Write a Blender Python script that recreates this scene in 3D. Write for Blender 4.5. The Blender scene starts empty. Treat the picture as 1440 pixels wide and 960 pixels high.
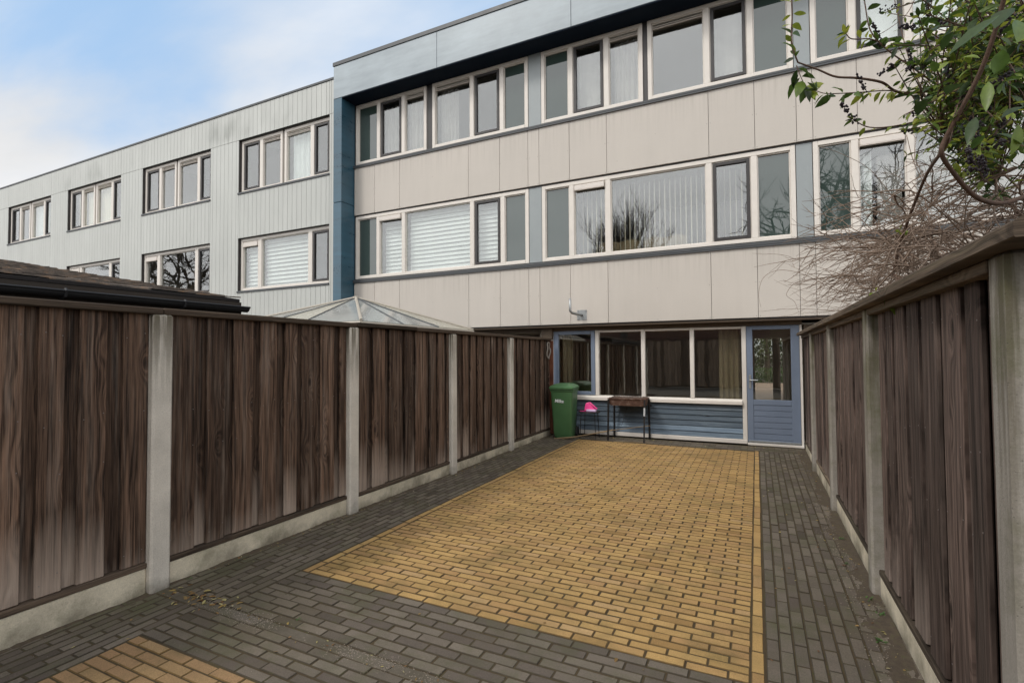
import bpy, math, random
from mathutils import Vector, Matrix, noise as mnoise

random.seed(7)
SC = bpy.context.scene
COL = SC.collection
rad = math.radians

# ------------------------------------------------------------------ camera
F_PX, YAW, PITCH, ROLL, EYE = 706.629, rad(25.909), rad(1.633), rad(-0.359), 1.6
Fw = Vector((-math.sin(YAW)*math.cos(PITCH), math.cos(YAW)*math.cos(PITCH), math.sin(PITCH)))
R0 = Vector((math.cos(YAW), math.sin(YAW), 0)); U0 = R0.cross(Fw)
Rt = R0*math.cos(ROLL) + U0*math.sin(ROLL); Up = -R0*math.sin(ROLL) + U0*math.cos(ROLL)
CAM = Vector((0, 0, EYE))

def at(px, py, d):
    """point at forward distance d (m) along the sight line through a photo pixel"""
    return CAM + (Fw + Rt*((px-720)/F_PX) + Up*((480-py)/F_PX))*d

cd = bpy.data.cameras.new("camera"); cam = bpy.data.objects.new("camera", cd); COL.objects.link(cam)
cd.sensor_width = 36.0; cd.lens = F_PX/1440*36; cd.clip_start = 0.05; cd.clip_end = 2000
M = Matrix.Identity(4)
for i in range(3):
    M[i][0], M[i][1], M[i][2], M[i][3] = Rt[i], Up[i], -Fw[i], CAM[i]
cam.matrix_world = M
SC.camera = cam

# ------------------------------------------------------------------ mesh helper
class MB:
    def __init__(s):
        s.v = []; s.f = []; s.r = []; s.m2 = []
    def face(s, idx, r=0.5):
        s.f.append(tuple(idx)); s.r.append(r)
    def quad(s, a, b, c, d, r=0.5):
        n = len(s.v); s.v += [Vector(a), Vector(b), Vector(c), Vector(d)]; s.face((n, n+1, n+2, n+3), r)
    def box(s, x0, x1, y0, y1, z0, z1, r=0.5, bev=0.0):
        if x0 > x1: x0, x1 = x1, x0
        if y0 > y1: y0, y1 = y1, y0
        if z0 > z1: z0, z1 = z1, z0
        if bev <= 0:
            n = len(s.v)
            for z in (z0, z1):
                for (x, y) in ((x0, y0), (x1, y0), (x1, y1), (x0, y1)): s.v.append(Vector((x, y, z)))
            for q in ((3, 2, 1, 0), (4, 5, 6, 7), (0, 1, 5, 4), (1, 2, 6, 5), (2, 3, 7, 6), (3, 0, 4, 7)):
                s.face([n+i for i in q], r)
        else:
            b = min(bev, (x1-x0)*.45, (y1-y0)*.45, (z1-z0)*.45)
            n = len(s.v); C = ((x0, x1), (y0, y1), (z0, z1)); idx = {}
            for i in (0, 1):
                for j in (0, 1):
                    for k in (0, 1):
                        p = [C[0][i], C[1][j], C[2][k]]; sg = [1-2*i, 1-2*j, 1-2*k]
                        for ax in range(3):        # vertex lying on the face of axis ax
                            q = [p[m] + (0 if m == ax else sg[m]*b) for m in range(3)]
                            idx[(i, j, k, ax)] = len(s.v); s.v.append(Vector(q))
            def g(i, j, k, a): return idx[(i, j, k, a)]
            for a in range(3):
                o1, o2 = [m for m in range(3) if m != a]
                for e in (0, 1):
                    ring = []
                    for (u, w) in ((0, 0), (1, 0), (1, 1), (0, 1)):
                        t = [0, 0, 0]; t[a] = e; t[o1] = u; t[o2] = w; ring.append(g(*t, a))
                    if (e == 0) == (a != 1): ring.reverse()
                    s.face(ring, r)
            for a in range(3):                    # edges along axis a
                o1, o2 = [m for m in range(3) if m != a]
                for u in (0, 1):
                    for w in (0, 1):
                        t0 = [0, 0, 0]; t0[o1] = u; t0[o2] = w; t1 = list(t0); t1[a] = 1
                        s.face((g(*t0, o1), g(*t1, o1), g(*t1, o2), g(*t0, o2)), r)
            for i in (0, 1):
                for j in (0, 1):
                    for k in (0, 1):
                        s.face((g(i, j, k, 0), g(i, j, k, 1), g(i, j, k, 2)), r)
    def tube(s, pts, rads, n=6, r=0.5, caps=True):
        pts = [Vector(p) for p in pts]
        if not hasattr(rads, '__len__'): rads = [rads]*len(pts)
        base = len(s.v); prev = None
        for i, p in enumerate(pts):
            t = (pts[min(i+1, len(pts)-1)] - pts[max(i-1, 0)])
            if t.length < 1e-9: t = Vector((0, 0, 1))
            t.normalize()
            if prev is None:
                a = t.cross(Vector((0, 0, 1)));
                if a.length < 1e-3: a = t.cross(Vector((1, 0, 0)))
            else:
                a = prev - t*prev.dot(t)
                if a.length < 1e-4: a = t.orthogonal()
            a.normalize(); b = t.cross(a); prev = a
            for k in range(n):
                an = 2*math.pi*k/n
                s.v.append(p + (a*math.cos(an) + b*math.sin(an))*rads[i])
        for i in range(len(pts)-1):
            for k in range(n):
                s.face((base+i*n+k, base+i*n+(k+1) % n, base+(i+1)*n+(k+1) % n, base+(i+1)*n+k), r)
        if caps and n > 2:
            s.face([base+k for k in range(n)][::-1], r)
            s.face([base+(len(pts)-1)*n+k for k in range(n)], r)
    def prism(s, prof, y0, y1, axis='y', r=0.5):
        """profile points (u,w) in XZ extruded along y (axis y) or YZ along x (axis x)"""
        n = len(s.v); m = len(prof)
        for e in (y0, y1):
            for (u, w) in prof:
                s.v.append(Vector((u, e, w)) if axis == 'y' else Vector((e, u, w)))
        for k in range(m):
            s.face((n+k, n+(k+1) % m, n+m+(k+1) % m, n+m+k), r)
        s.face([n+k for k in range(m)][::-1], r); s.face([n+m+k for k in range(m)], r)
    def loft(s, rings, r=0.5, close_ends=True):
        n = len(s.v); m = len(rings[0])
        for R in rings: s.v += [Vector(p) for p in R]
        for i in range(len(rings)-1):
            for k in range(m):
                s.face((n+i*m+k, n+i*m+(k+1) % m, n+(i+1)*m+(k+1) % m, n+(i+1)*m+k), r)
        if close_ends:
            s.face([n+k for k in range(m)][::-1], r)
            s.face([n+(len(rings)-1)*m+k for k in range(m)], r)
    def leaf(s, p, d, nrm, L, W, r=0.5, droop=0.15, fold=0.25):
        d = Vector(d).normalized(); nrm = Vector(nrm); nrm = (nrm - d*nrm.dot(d))
        if nrm.length < 1e-3: nrm = d.orthogonal()
        nrm.normalize(); sd = d.cross(nrm); n = len(s.v)
        st = ((0, .06), (.22, .72), (.48, 1.0), (.76, .66), (1.0, .02))
        for t, w in st:
            c = Vector(p) + d*(L*t) - nrm*(droop*L*t*t)
            s.v += [c + sd*(W*.5*w) + nrm*(fold*W*.5*w), c, c - sd*(W*.5*w) + nrm*(fold*W*.5*w)]
        for i in range(4):
            a = n+i*3
            s.face((a, a+1, a+4, a+3), r); s.face((a+1, a+2, a+5, a+4), r)
    def build(s, name, mat, parent=None, smooth=False, autosm=None, recalc=True, mat2=None):
        off = LOC.get(parent.name, Vector((0, 0, 0))) if parent else Vector((0, 0, 0))
        me = bpy.data.meshes.new(name)
        me.from_pydata([tuple(v-off) for v in s.v], [], s.f)
        me.update()
        if recalc:
            import bmesh
            bm = bmesh.new(); bm.from_mesh(me); bmesh.ops.recalc_face_normals(bm, faces=bm.faces); bm.to_mesh(me); bm.free()
        at_ = me.attributes.new('rv', 'FLOAT', 'FACE')
        at_.data.foreach_set('value', s.r)
        if smooth or autosm:
            me.polygons.foreach_set('use_smooth', [True]*len(me.polygons))
        if autosm: me.set_sharp_from_angle(angle=rad(autosm))
        me.materials.append(mat)
        if mat2:
            me.materials.append(mat2)
            for i in s.m2: me.polygons[i].material_index = 1
        o = bpy.data.objects.new(name, me); COL.objects.link(o)
        if parent: o.parent = parent
        LOC[o.name] = off
        return o
LOC = {}

def thing(name, loc, label, cat, group=None):
    o = bpy.data.objects.new(name, None); COL.objects.link(o); o.location = loc
    o.empty_display_size = 0.2
    o['label'] = label; o['category'] = cat
    if group: o['group'] = group
    LOC[o.name] = Vector(loc)
    return o
def tag(o, label, cat, group=None):
    o['label'] = label; o['category'] = cat
    if group: o['group'] = group
    return o
def struct(o, kind='structure'):
    o['kind'] = kind; return o

# ------------------------------------------------------------------ materials
class NT:
    def __init__(s, name):
        s.m = bpy.data.materials.new(name); s.m.use_nodes = True
        s.t = s.m.node_tree; s.t.nodes.clear()
        s.out = s.n('ShaderNodeOutputMaterial')
    def n(s, typ, **kw):
        nd = s.t.nodes.new(typ)
        for k, v in kw.items():
            if k in nd.inputs.keys() and not hasattr(nd, k): s.set(nd.inputs[k], v)
            elif hasattr(nd, k): setattr(nd, k, v)
            else: s.set(nd.inputs[k], v)
        return nd
    def set(s, sock, v):
        if hasattr(v, 'is_output') and v.is_output: s.t.links.new(v, sock)
        else:
            if hasattr(sock.default_value, '__len__') and hasattr(v, '__len__') and len(v) == 3 and len(sock.default_value) == 4: v = (*v, 1)
            sock.default_value = v
    def math(s, op, a, b=0.0, c=0.0, clamp=False):
        nd = s.n('ShaderNodeMath', operation=op, use_clamp=clamp)
        for i, v in enumerate((a, b, c)): s.set(nd.inputs[i], v)
        return nd.outputs[0]
    def co(s):
        return s.n('ShaderNodeTexCoord').outputs['Object']
    def mapp(s, v, scale=(1, 1, 1), loc=(0, 0, 0)):
        nd = s.n('ShaderNodeMapping'); s.set(nd.inputs['Vector'], v); s.set(nd.inputs['Scale'], scale); s.set(nd.inputs['Location'], loc)
        return nd.outputs[0]
    def noise(s, v, scale=5, detail=4, rough=.55, dist=0):
        nd = s.n('ShaderNodeTexNoise'); s.set(nd.inputs['Vector'], v)
        for k, q in (('Scale', scale), ('Detail', detail), ('Roughness', rough), ('Distortion', dist)): s.set(nd.inputs[k], q)
        return nd.outputs['Fac']
    def ramp(s, f, stops):
        nd = s.n('ShaderNodeValToRGB'); s.set(nd.inputs[0], f); e = nd.color_ramp.elements
        while len(e) < len(stops): e.new(.5)
        for i, (p, c) in enumerate(stops):
            e[i].position = p
            if not hasattr(c, '__len__'): c = (c, c, c)
            e[i].color = (*c, 1)
        return nd.outputs[0]
    def rng(s, f, a, b, c=0., d=1.):
        nd = s.n('ShaderNodeMapRange'); nd.clamp = True
        for i, v in enumerate((f, a, b, c, d)): s.set(nd.inputs[i], v)
        return nd.outputs[0]
    def mix(s, f, a, b, mode='MIX'):
        nd = s.n('ShaderNodeMix', data_type='RGBA', blend_type=mode)
        s.set(nd.inputs[0], f); s.set(nd.inputs[6], a); s.set(nd.inputs[7], b)
        return nd.outputs[2]
    def rv(s):
        return s.n('ShaderNodeAttribute', attribute_name='rv').outputs['Fac']
    def bump(s, h, strength=.3, dist=.01):
        nd = s.n('ShaderNodeBump'); s.set(nd.inputs['Strength'], strength); s.set(nd.inputs['Distance'], dist); s.set(nd.inputs['Height'], h)
        return nd.outputs[0]
    def pbr(s, col, rough=.6, normal=None, metal=0., spec=.5, **kw):
        nd = s.n('ShaderNodeBsdfPrincipled')
        s.set(nd.inputs['Base Color'], col); s.set(nd.inputs['Roughness'], rough); s.set(nd.inputs['Metallic'], metal)
        s.set(nd.inputs['Specular IOR Level'], spec)
        if normal is not None: s.set(nd.inputs['Normal'], normal)
        for k, v in kw.items(): s.set(nd.inputs[k.replace('_', ' ')], v)
        s.t.links.new(nd.outputs[0], s.out.inputs[0])
        return s.m

def m_plain(name, col, rough=.5, var=.12, nscale=3., bump=0., metal=0., spec=.5, dirt=None):
    t = NT(name); c = t.co(); n1 = t.noise(c, nscale, 6, .6); n2 = t.noise(c, nscale*9, 3, .6)
    k = t.math('ADD', t.math('MULTIPLY', n1, .7), t.math('MULTIPLY', n2, .3))
    k = t.rng(k, .3, .7, 1-var, 1+var)
    cc = t.mix(1., col, t.n('ShaderNodeCombineColor', Red=k, Green=k, Blue=k).outputs[0], 'MULTIPLY')
    if dirt:
        cc = t.mix(t.math('MULTIPLY', t.rng(n1, .52, .72), dirt[1]), cc, dirt[0])
    nm = t.bump(n2, bump, .004) if bump else None
    return t.pbr(cc, t.rng(n1, .3, .7, rough-.06, rough+.08), nm, metal, spec)

def m_brick(name, cols, joint_moss=.25, patch=(.3, .27, .2)):
    t = NT(name); c = t.co(); rv = t.rv()
    base = t.ramp(rv, [(i/(len(cols)-1), q) for i, q in enumerate(cols)])
    big = t.noise(c, .8, 5, .6); mid = t.noise(c, 6, 5, .65); fine = t.noise(c, 150, 3, .7); sp = t.noise(c, 420, 2, .6)
    k = t.math('ADD', t.rng(fine, .3, .7, .76, 1.2), t.rng(sp, .25, .75, -.14, .14))
    k = t.math('MULTIPLY', k, t.rng(mid, .3, .7, .88, 1.1))
    cc = t.mix(1., base, t.n('ShaderNodeCombineColor', Red=k, Green=k, Blue=k).outputs[0], 'MULTIPLY')
    cc = t.mix(t.math('MULTIPLY', t.rng(big, .5, .68), .5), cc, patch)
    moss = t.math('MULTIPLY', t.rng(t.noise(c, 2.3, 6, .7), .49, .68), joint_moss)
    cc = t.mix(moss, cc, (.07, .075, .03))
    nm = t.bump(t.math('ADD', fine, t.math('MULTIPLY', sp, .5)), .45, .004)
    return t.pbr(cc, t.rng(mid, .3, .7, .78, .95), nm, 0, .25)

def m_wood(name, dark, light, weather=None, axis='y', horizontal=False, gscale=1., wz=(.25, .75), wamt=.8):
    """boards: grain along Z (or along the length when horizontal); rv makes every board different"""
    t = NT(name); c = t.co(); rv = t.rv()
    sx = t.n('ShaderNodeSeparateXYZ'); t.set(sx.inputs[0], c)
    across, along = (sx.outputs['Y'], sx.outputs['Z']) if axis == 'y' else (sx.outputs['X'], sx.outputs['Z'])
    if horizontal:
        across, along = sx.outputs['Z'], (sx.outputs['X'] if axis == 'x' else sx.outputs['Y'])
    sh = t.math('MULTIPLY', rv, 61.7)
    def vec(a, b):
        q = t.n('ShaderNodeCombineXYZ'); t.set(q.inputs[0], t.math('MULTIPLY', across, a)); t.set(q.inputs[1], t.math('MULTIPLY', along, b)); t.set(q.inputs[2], sh); return q.outputs[0]
    vo = t.n('ShaderNodeTexVoronoi', feature='F1'); t.set(vo.inputs['Vector'], vec(5.5, 2.1)); t.set(vo.inputs['Scale'], 1.); t.set(vo.inputs['Randomness'], 1.)
    kd = vo.outputs['Distance']
    knot = t.rng(kd, .05, .115, 1, 0)
    halo = t.rng(kd, .08, .42, 1, 0)
    warp = t.math('ADD', t.math('MULTIPLY', t.noise(vec(2.2, .45), 1.2, 2), 1.5), t.math('MULTIPLY', t.math('MULTIPLY', halo, halo), 1.15))
    q = t.n('ShaderNodeCombineXYZ'); t.set(q.inputs[0], t.math('ADD', t.math('MULTIPLY', across, 34*gscale), t.math('MULTIPLY', warp, 2.2)))
    t.set(q.inputs[1], t.math('MULTIPLY', along, 1.1)); t.set(q.inputs[2], sh)
    g1 = t.noise(q.outputs[0], 1.0, 5, .7)
    g2 = t.noise(vec(190, 3.2), 1.0, 3, .65)
    rings = t.math('SINE', t.math('ADD', t.math('MULTIPLY', warp, 16), t.math('MULTIPLY', across, 130)))
    g = t.math('ADD', t.math('ADD', t.math('MULTIPLY', g1, .56), t.math('MULTIPLY', g2, .44)), t.math('MULTIPLY', rings, .035))
    cc = t.mix(t.rng(g, .40, .63), dark, light)
    hue = t.rng(rv, 0, 1, .52, 1.55)
    cc = t.mix(1., cc, t.n('ShaderNodeCombineColor', Red=hue, Green=hue, Blue=hue).outputs[0], 'MULTIPLY')
    fs = t.rng(t.noise(vec(330, 1.6), 1.0, 2, .5), .58, .72, 0, .40)
    cc = t.mix(t.math('MULTIPLY', fs, t.rng(t.noise(vec(6, .6), 1.0, 3), .42, .62)), cc, tuple(min(1, q*1.9) for q in light))
    fd = t.rng(t.noise(vec(240, .9), 1.3, 2, .5), .58, .68, 0, .6)
    cc = t.mix(fd, cc, tuple(q*.7 for q in dark))
    if weather:
        st = t.noise(vec(26, .9), 1.0, 4, .65)
        wv = t.math('ADD', t.rng(t.math('ADD', along, t.math('MULTIPLY', t.math('SUBTRACT', t.math('FRACT', t.math('MULTIPLY', rv, 7.3)), .35), .55)), wz[0], wz[1], 1, 0), t.math('MULTIPLY', t.math('SUBTRACT', st, .5), 1.5))
        patchy = t.rng(t.noise(vec(4, .8), 1.0, 4, .6), .5, .72, 0, .75)
        wv = t.math('MAXIMUM', wv, t.math('MULTIPLY', patchy, t.rng(st, .42, .66)))
        cc = t.mix(t.math('MULTIPLY', t.math('MULTIPLY', wv, t.rng(g, .25, .6, .5, 1)), wamt, clamp=True), cc, weather)
    cc = t.mix(t.math('MULTIPLY', knot, .85), cc, (.012, .008, .006))
    nm = t.bump(t.math('SUBTRACT', g, t.math('MULTIPLY', knot, .4)), .55, .006)
    return t.pbr(cc, t.rng(g, .3, .7, .72, .9), nm, 0, .25)

def m_concrete(name, col, moss=.5, topz=(1.2, 1.95), lowmoss=0.0):
    t = NT(name); c = t.co(); sx = t.n('ShaderNodeSeparateXYZ'); t.set(sx.inputs[0], c)
    a = t.noise(c, 3, 6, .65); f = t.noise(c, 120, 3, .7); st = t.noise(t.mapp(c, (30, 30, 1.5)), 1, 4, .6)
    vo = t.n('ShaderNodeTexVoronoi', feature='F1'); t.set(vo.inputs['Vector'], c); t.set(vo.inputs['Scale'], 55.)
    pit = t.rng(vo.outputs['Distance'], .06, .16, 1, 0)
    k = t.math('MULTIPLY', t.rng(a, .3, .7, .82, 1.12), t.rng(f, .3, .7, .86, 1.12))
    cc = t.mix(1., col, t.n('ShaderNodeCombineColor', Red=k, Green=k, Blue=k).outputs[0], 'MULTIPLY')
    mz = t.rng(sx.outputs['Z'], topz[0], topz[1])
    mz = t.math('MULTIPLY', mz, t.rng(st, .38, .58))
    mz2 = t.math('MULTIPLY', t.rng(t.noise(c, 2.2, 5, .7), .5, .68), lowmoss)
    cc = t.mix(t.math('MULTIPLY', mz, moss), cc, (.075, .062, .035))
    cc = t.mix(mz2, cc, (.085, .09, .03))
    low = t.math('MULTIPLY', t.rng(t.math('ADD', sx.outputs['Z'], t.math('MULTIPLY', t.math('SUBTRACT', a, .4), .5)), .0, .16, 1, 0), .6)
    cc = t.mix(low, cc, (.06, .05, .03))
    cc = t.mix(t.math('MULTIPLY', pit, .35), cc, (.06, .055, .05))
    nm = t.bump(t.math('SUBTRACT', f, pit), .4, .004)
    return t.pbr(cc, .9, nm, 0, .2)

def m_glass(name, f0=.09, tint=(.90, .92, .91), wav=.02):
    """clear pane: Schlick reflection over a slightly tinted see-through, the same from both sides"""
    t = NT(name); c = t.co()
    nm = t.bump(t.noise(c, 2.2, 2, .5), wav, .05)
    lw = t.n('ShaderNodeLayerWeight'); t.set(lw.inputs['Blend'], .5); t.set(lw.inputs['Normal'], nm)
    f = t.math('ADD', t.math('MULTIPLY', t.math('POWER', lw.outputs['Facing'], 5.0), 1-f0), f0, clamp=True)
    gl = t.n('ShaderNodeBsdfGlossy', Color=(1, 1, 1), Roughness=0.0, Normal=nm)
    tr = t.n('ShaderNodeBsdfTransparent', Color=tint)
    mx = t.n('ShaderNodeMixShader'); t.set(mx.inputs[0], f)
    t.t.links.new(tr.outputs[0], mx.inputs[1]); t.t.links.new(gl.outputs[0], mx.inputs[2]); t.t.links.new(mx.outputs[0], t.out.inputs[0])
    return t.m

def m_leaf(name, cols, rough=.35, trans=.25):
    t = NT(name); c = t.co(); rv = t.rv()
    col = t.ramp(rv, [(i/(len(cols)-1), q) for i, q in enumerate(cols)])
    n = t.noise(c, 60, 3); k = t.rng(n, .3, .7, .8, 1.2)
    col = t.mix(1., col, t.n('ShaderNodeCombineColor', Red=k, Green=k, Blue=k).outputs[0], 'MULTIPLY')
    p = t.n('ShaderNodeBsdfPrincipled'); t.set(p.inputs['Base Color'], col); t.set(p.inputs['Roughness'], rough)
    tl = t.n('ShaderNodeBsdfTranslucent'); t.set(tl.inputs['Color'], col)
    mx = t.n('ShaderNodeMixShader'); mx.inputs[0].default_value = trans
    t.t.links.new(p.outputs[0], mx.inputs[1]); t.t.links.new(tl.outputs[0], mx.inputs[2]); t.t.links.new(mx.outputs[0], t.out.inputs[0])
    return t.m

YEL = m_brick('yellow_clinker', [(.27, .162, .062), (.385, .242, .092), (.44, .283, .112), (.35, .21, .09), (.42, .275, .13)], .40, (.25, .155, .062))
GRY = m_brick('grey_clinker', [(.070, .056, .044), (.112, .093, .072), (.160, .134, .105), (.095, .076, .062), (.150, .128, .098)], .62, (.098, .078, .046))
JOINT = m_plain('joint_soil', (.055, .036, .015), .95, .4, 9, .5, dirt=((.045, .045, .015), .7))
DIRTY = m_plain('dirty_arris_ochre', (.135, .082, .028), .95, .4, 14, .4)
DIRTG = m_plain('dirty_arris_grey', (.050, .040, .026), .95, .4, 14, .4, dirt=((.06, .062, .02), .6))
ROADM = m_brick('road_clinker', [(.12, .11, .10), (.14, .13, .12)], .2)
WOOD = m_wood('fence_wood', (.016, .0088, .0056), (.160, .098, .066), weather=(.40, .32, .26), wz=(.12, .55), wamt=.95)
WOODR = m_wood('fence_wood_mauve', (.018, .0115, .009), (.150, .106, .088), weather=(.25, .20, .17), wz=(.1, .5))
CAPM = m_wood('cap_wood', (.040, .029, .020), (.150, .112, .080), axis='y', horizontal=True, weather=(.16, .15, .09), wz=(-99, -98))
CONC = m_concrete('concrete_post', (.62, .575, .505), .92, (1.25, 1.92))
CAPL = m_wood('cap_wood_dark', (.030, .021, .015), (.095, .068, .048), axis='y', horizontal=True, weather=(.13, .11, .075), wz=(-99, -98), wamt=.5)
CONR = m_concrete('concrete_post_mossy', (.31, .285, .25), .9, (.5, 1.95), .55)
GRAV = m_concrete('concrete_board', (.62, .555, .43), 0., (5, 6), .35)
def m_panel():
    t = NT('panel_white'); c = t.co()
    st = t.noise(t.mapp(c, (5, 1, .5)), 1., 5, .65); bl = t.noise(c, .7, 4, .6); f = t.noise(c, 40, 3, .6); rv = t.rv()
    k = t.math('MULTIPLY', t.math('MULTIPLY', t.rng(st, .3, .7, .97, 1.015), t.rng(bl, .3, .7, .95, 1.03)), t.rng(rv, 0, 1, .955, 1.035))
    k = t.math('MULTIPLY', k, t.rng(f, .3, .7, .985, 1.015))
    cc = t.mix(1., (.495, .455, .408), t.n('ShaderNodeCombineColor', Red=k, Green=k, Blue=k).outputs[0], 'MULTIPLY')
    sx = t.n('ShaderNodeSeparateXYZ'); t.set(sx.inputs[0], c)
    s2 = t.noise(t.mapp(c, (16, 1, .35)), 1., 4, .7)
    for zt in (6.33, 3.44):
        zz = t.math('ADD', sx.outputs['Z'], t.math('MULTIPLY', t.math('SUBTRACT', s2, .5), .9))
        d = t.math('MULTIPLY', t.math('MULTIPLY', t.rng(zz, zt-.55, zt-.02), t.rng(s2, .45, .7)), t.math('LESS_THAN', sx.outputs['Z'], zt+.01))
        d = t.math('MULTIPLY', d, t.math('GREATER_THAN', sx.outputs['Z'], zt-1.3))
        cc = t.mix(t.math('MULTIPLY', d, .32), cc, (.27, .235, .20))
    sp = t.n('ShaderNodeTexVoronoi', feature='F1'); t.set(sp.inputs['Vector'], c); t.set(sp.inputs['Scale'], 2.4)
    cc = t.mix(t.rng(sp.outputs['Distance'], .012, .03, .5, 0), cc, (.22, .19, .16))
    return t.pbr(cc, t.rng(bl, .3, .7, .5, .62), t.bump(bl, .04, .02), 0, .35)
WHITEP = m_panel()
FRAME = m_plain('frame_white', (.63, .585, .53), .45, .06, 6)
TRIM = m_plain('trim_anthracite', (.052, .056, .060), .45, .12, 4)
SASH = m_plain('sash_dark', (.030, .026, .025), .45, .1, 5)
def m_blue(name, col, rough, spec=.6, streak=.2):
    t = NT(name); c = t.co()
    st = t.noise(t.mapp(c, (1.2, 1.2, 7)), 1., 5, .6); bl = t.noise(c, .9, 5, .6); f = t.noise(c, 14, 4, .6)
    k = t.math('MULTIPLY', t.rng(st, .3, .7, 1-streak, 1+streak), t.rng(bl, .3, .7, .88, 1.12))
    cc = t.mix(1., col, t.n('ShaderNodeCombineColor', Red=k, Green=k, Blue=k).outputs[0], 'MULTIPLY')
    return t.pbr(cc, t.math('ADD', t.rng(st, .3, .7, rough-.07, rough+.07), t.rng(f, .3, .7, -.03, .03)), t.bump(bl, .05, .02), 0, spec)
BLUE = m_blue('petrol_blue_sheet', (.030, .085, .125), .33)
FASC = m_blue('fascia_sheet', (.29, .335, .362), .38, .55, .10)
PILL = m_plain('grey_pillar_panel', (.26, .285, .29), .4, .06, 3)
ENAM = m_plain('enamel_glass', (.036, .054, .047), .02, .05, 3, spec=.5)
for n_ in ENAM.node_tree.nodes:
    if n_.type == 'BSDF_PRINCIPLED': n_.inputs['Coat Weight'].default_value = 1.0; n_.inputs['Coat IOR'].default_value = 1.55; n_.inputs['Coat Roughness'].default_value = .0
GLASS = m_glass('window_glass', .115)
GLASSG = m_glass('ground_window_glass', .17, (.86, .85, .78))
def m_greyclad():
    t = NT('grey_boarding'); c = t.co(); rv = t.rv()
    sx = t.n('ShaderNodeSeparateXYZ'); t.set(sx.inputs[0], c)
    st = t.noise(t.mapp(c, (2.0, 1, .5)), 1, 5, .65); bl = t.noise(c, .35, 4, .6)
    k = t.math('MULTIPLY', t.math('MULTIPLY', t.rng(st, .3, .7, .93, 1.04), t.rng(rv, 0, 1, .985, 1.015)), t.rng(bl, .3, .7, .94, 1.05))
    cc = t.mix(1., (.455, .464, .438), t.n('ShaderNodeCombineColor', Red=k, Green=k, Blue=k).outputs[0], 'MULTIPLY')
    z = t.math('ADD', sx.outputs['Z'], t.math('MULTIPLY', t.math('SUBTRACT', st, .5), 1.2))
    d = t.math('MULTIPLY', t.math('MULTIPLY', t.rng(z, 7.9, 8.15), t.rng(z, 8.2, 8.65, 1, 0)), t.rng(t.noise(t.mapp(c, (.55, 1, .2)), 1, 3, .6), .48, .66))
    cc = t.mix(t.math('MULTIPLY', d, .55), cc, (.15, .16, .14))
    return t.pbr(cc, .5, None, 0, .4)
GCLAD = m_greyclad()
BWOOD = m_wood('blue_weatherboard', (.085, .115, .155), (.17, .22, .265), axis='x', horizontal=True, weather=(.28, .32, .34), wz=(-99, -98), wamt=.55)
BDOOR = m_plain('blue_door_paint', (.150, .185, .250), .42, .07, 4)
TIMB = m_plain('brown_timber', (.085, .058, .036), .7, .25, 5, .3)
ROOMW = m_plain('room_wall', (.36, .31, .25), .9, .06, 2)
ROOMC = m_plain('room_ceiling', (.50, .45, .38), .9, .04, 2)
ROOMF = m_plain('room_floor', (.10, .065, .04), .5, .2, 4)
CURT = m_plain('curtain_beige', (.30, .265, .215), .9, .08, 7)
CURTG = m_plain('curtain_grey', (.36, .33, .31), .9, .22, 5)
BLIND = m_plain('blind_white', (.66, .68, .66), .55, .08, 6)
BLINDC = m_plain('blind_cream', (.72, .66, .54), .6, .08, 6)
SOFA = m_plain('sofa_beige', (.42, .32, .20), .9, .1, 6)
VENT = m_plain('vent_white', (.62, .57, .52), .5, .05, 5)
BITU = m_plain('bitumen_shingle', (.135, .110, .090), .9, .8, 11, .9, dirt=((.28, .16, .08), .9))
GUTT = m_plain('black_gutter', (.014, .014, .015), .6, .15, 4)
PCARB = m_plain('pavilion_glass', (.26, .265, .25), .10, .12, 2, spec=.9)
PCARB2 = m_plain('pavilion_panel_beige', (.36, .34, .28), .25, .08, 3)
ALU = m_plain('beige_bar', (.40, .36, .30), .5, .1, 5)
BIN = m_plain('bin_green', (.068, .160, .064), .42, .1, 6, .05)
INK = m_plain('white_marker', (.80, .82, .80), .6, .03)
RUBB = m_plain('rubber', (.02, .02, .02), .8, .1)
BLKM = m_plain('black_metal', (.014, .012, .012), .5, .2, 8)
RUST = m_plain('rusty_sheet', (.115, .060, .042), .85, .45, 14, .4, dirt=((.30, .26, .22), .6))
NAIL = m_plain('nail_head', (.20, .18, .17), .5, .3, 20, metal=.5)
STEEL = m_plain('galvanised_steel', (.34, .35, .35), .45, .2, 18, metal=.75)
PINK = m_plain('pink_plastic', (.80, .045, .26), .4, .05)
LAV = m_plain('lavender_plastic', (.60, .42, .62), .4, .05)
TAPE = m_plain('grey_tape', (.45, .47, .48), .5, .05)
CANE = m_plain('cane', (.22, .15, .075), .7, .2, 12)
HOSE = m_plain('hose', (.25, .22, .19), .6, .15, 10)
LEAF = m_leaf('shrub_leaf', [(.027, .048, .014), (.046, .085, .018), (.078, .135, .023), (.17, .235, .032), (.34, .36, .05)], .40, .4)
BERRY = m_plain('dark_berry', (.014, .007, .010), .6, .3, 30)
BARK = m_plain('reddish_bark', (.105, .062, .042), .85, .3, 25, .5)
TWIG = m_plain('twig_bark', (.20, .142, .104), .9, .35, 12)
LITTER = m_leaf('leaf_litter', [(.12, .05, .02), (.28, .20, .06), (.20, .09, .035), (.38, .33, .12), (.33, .29, .20)], .8, .15)
GRASSM = m_leaf('weed_leaf', [(.04, .09, .02), (.07, .14, .03)], .6, .2)
TREEL = m_leaf('tree_leaf', [(.035, .065, .015), (.06, .10, .025), (.10, .15, .04)], .5, .3)
HEDGEL = m_leaf('hedge_leaf', [(.03, .075, .012), (.05, .12, .02), (.075, .16, .03)], .5, .3)
TRUNK = m_plain('trunk_bark', (.055, .045, .036), .9, .3, 10, .5)
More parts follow.
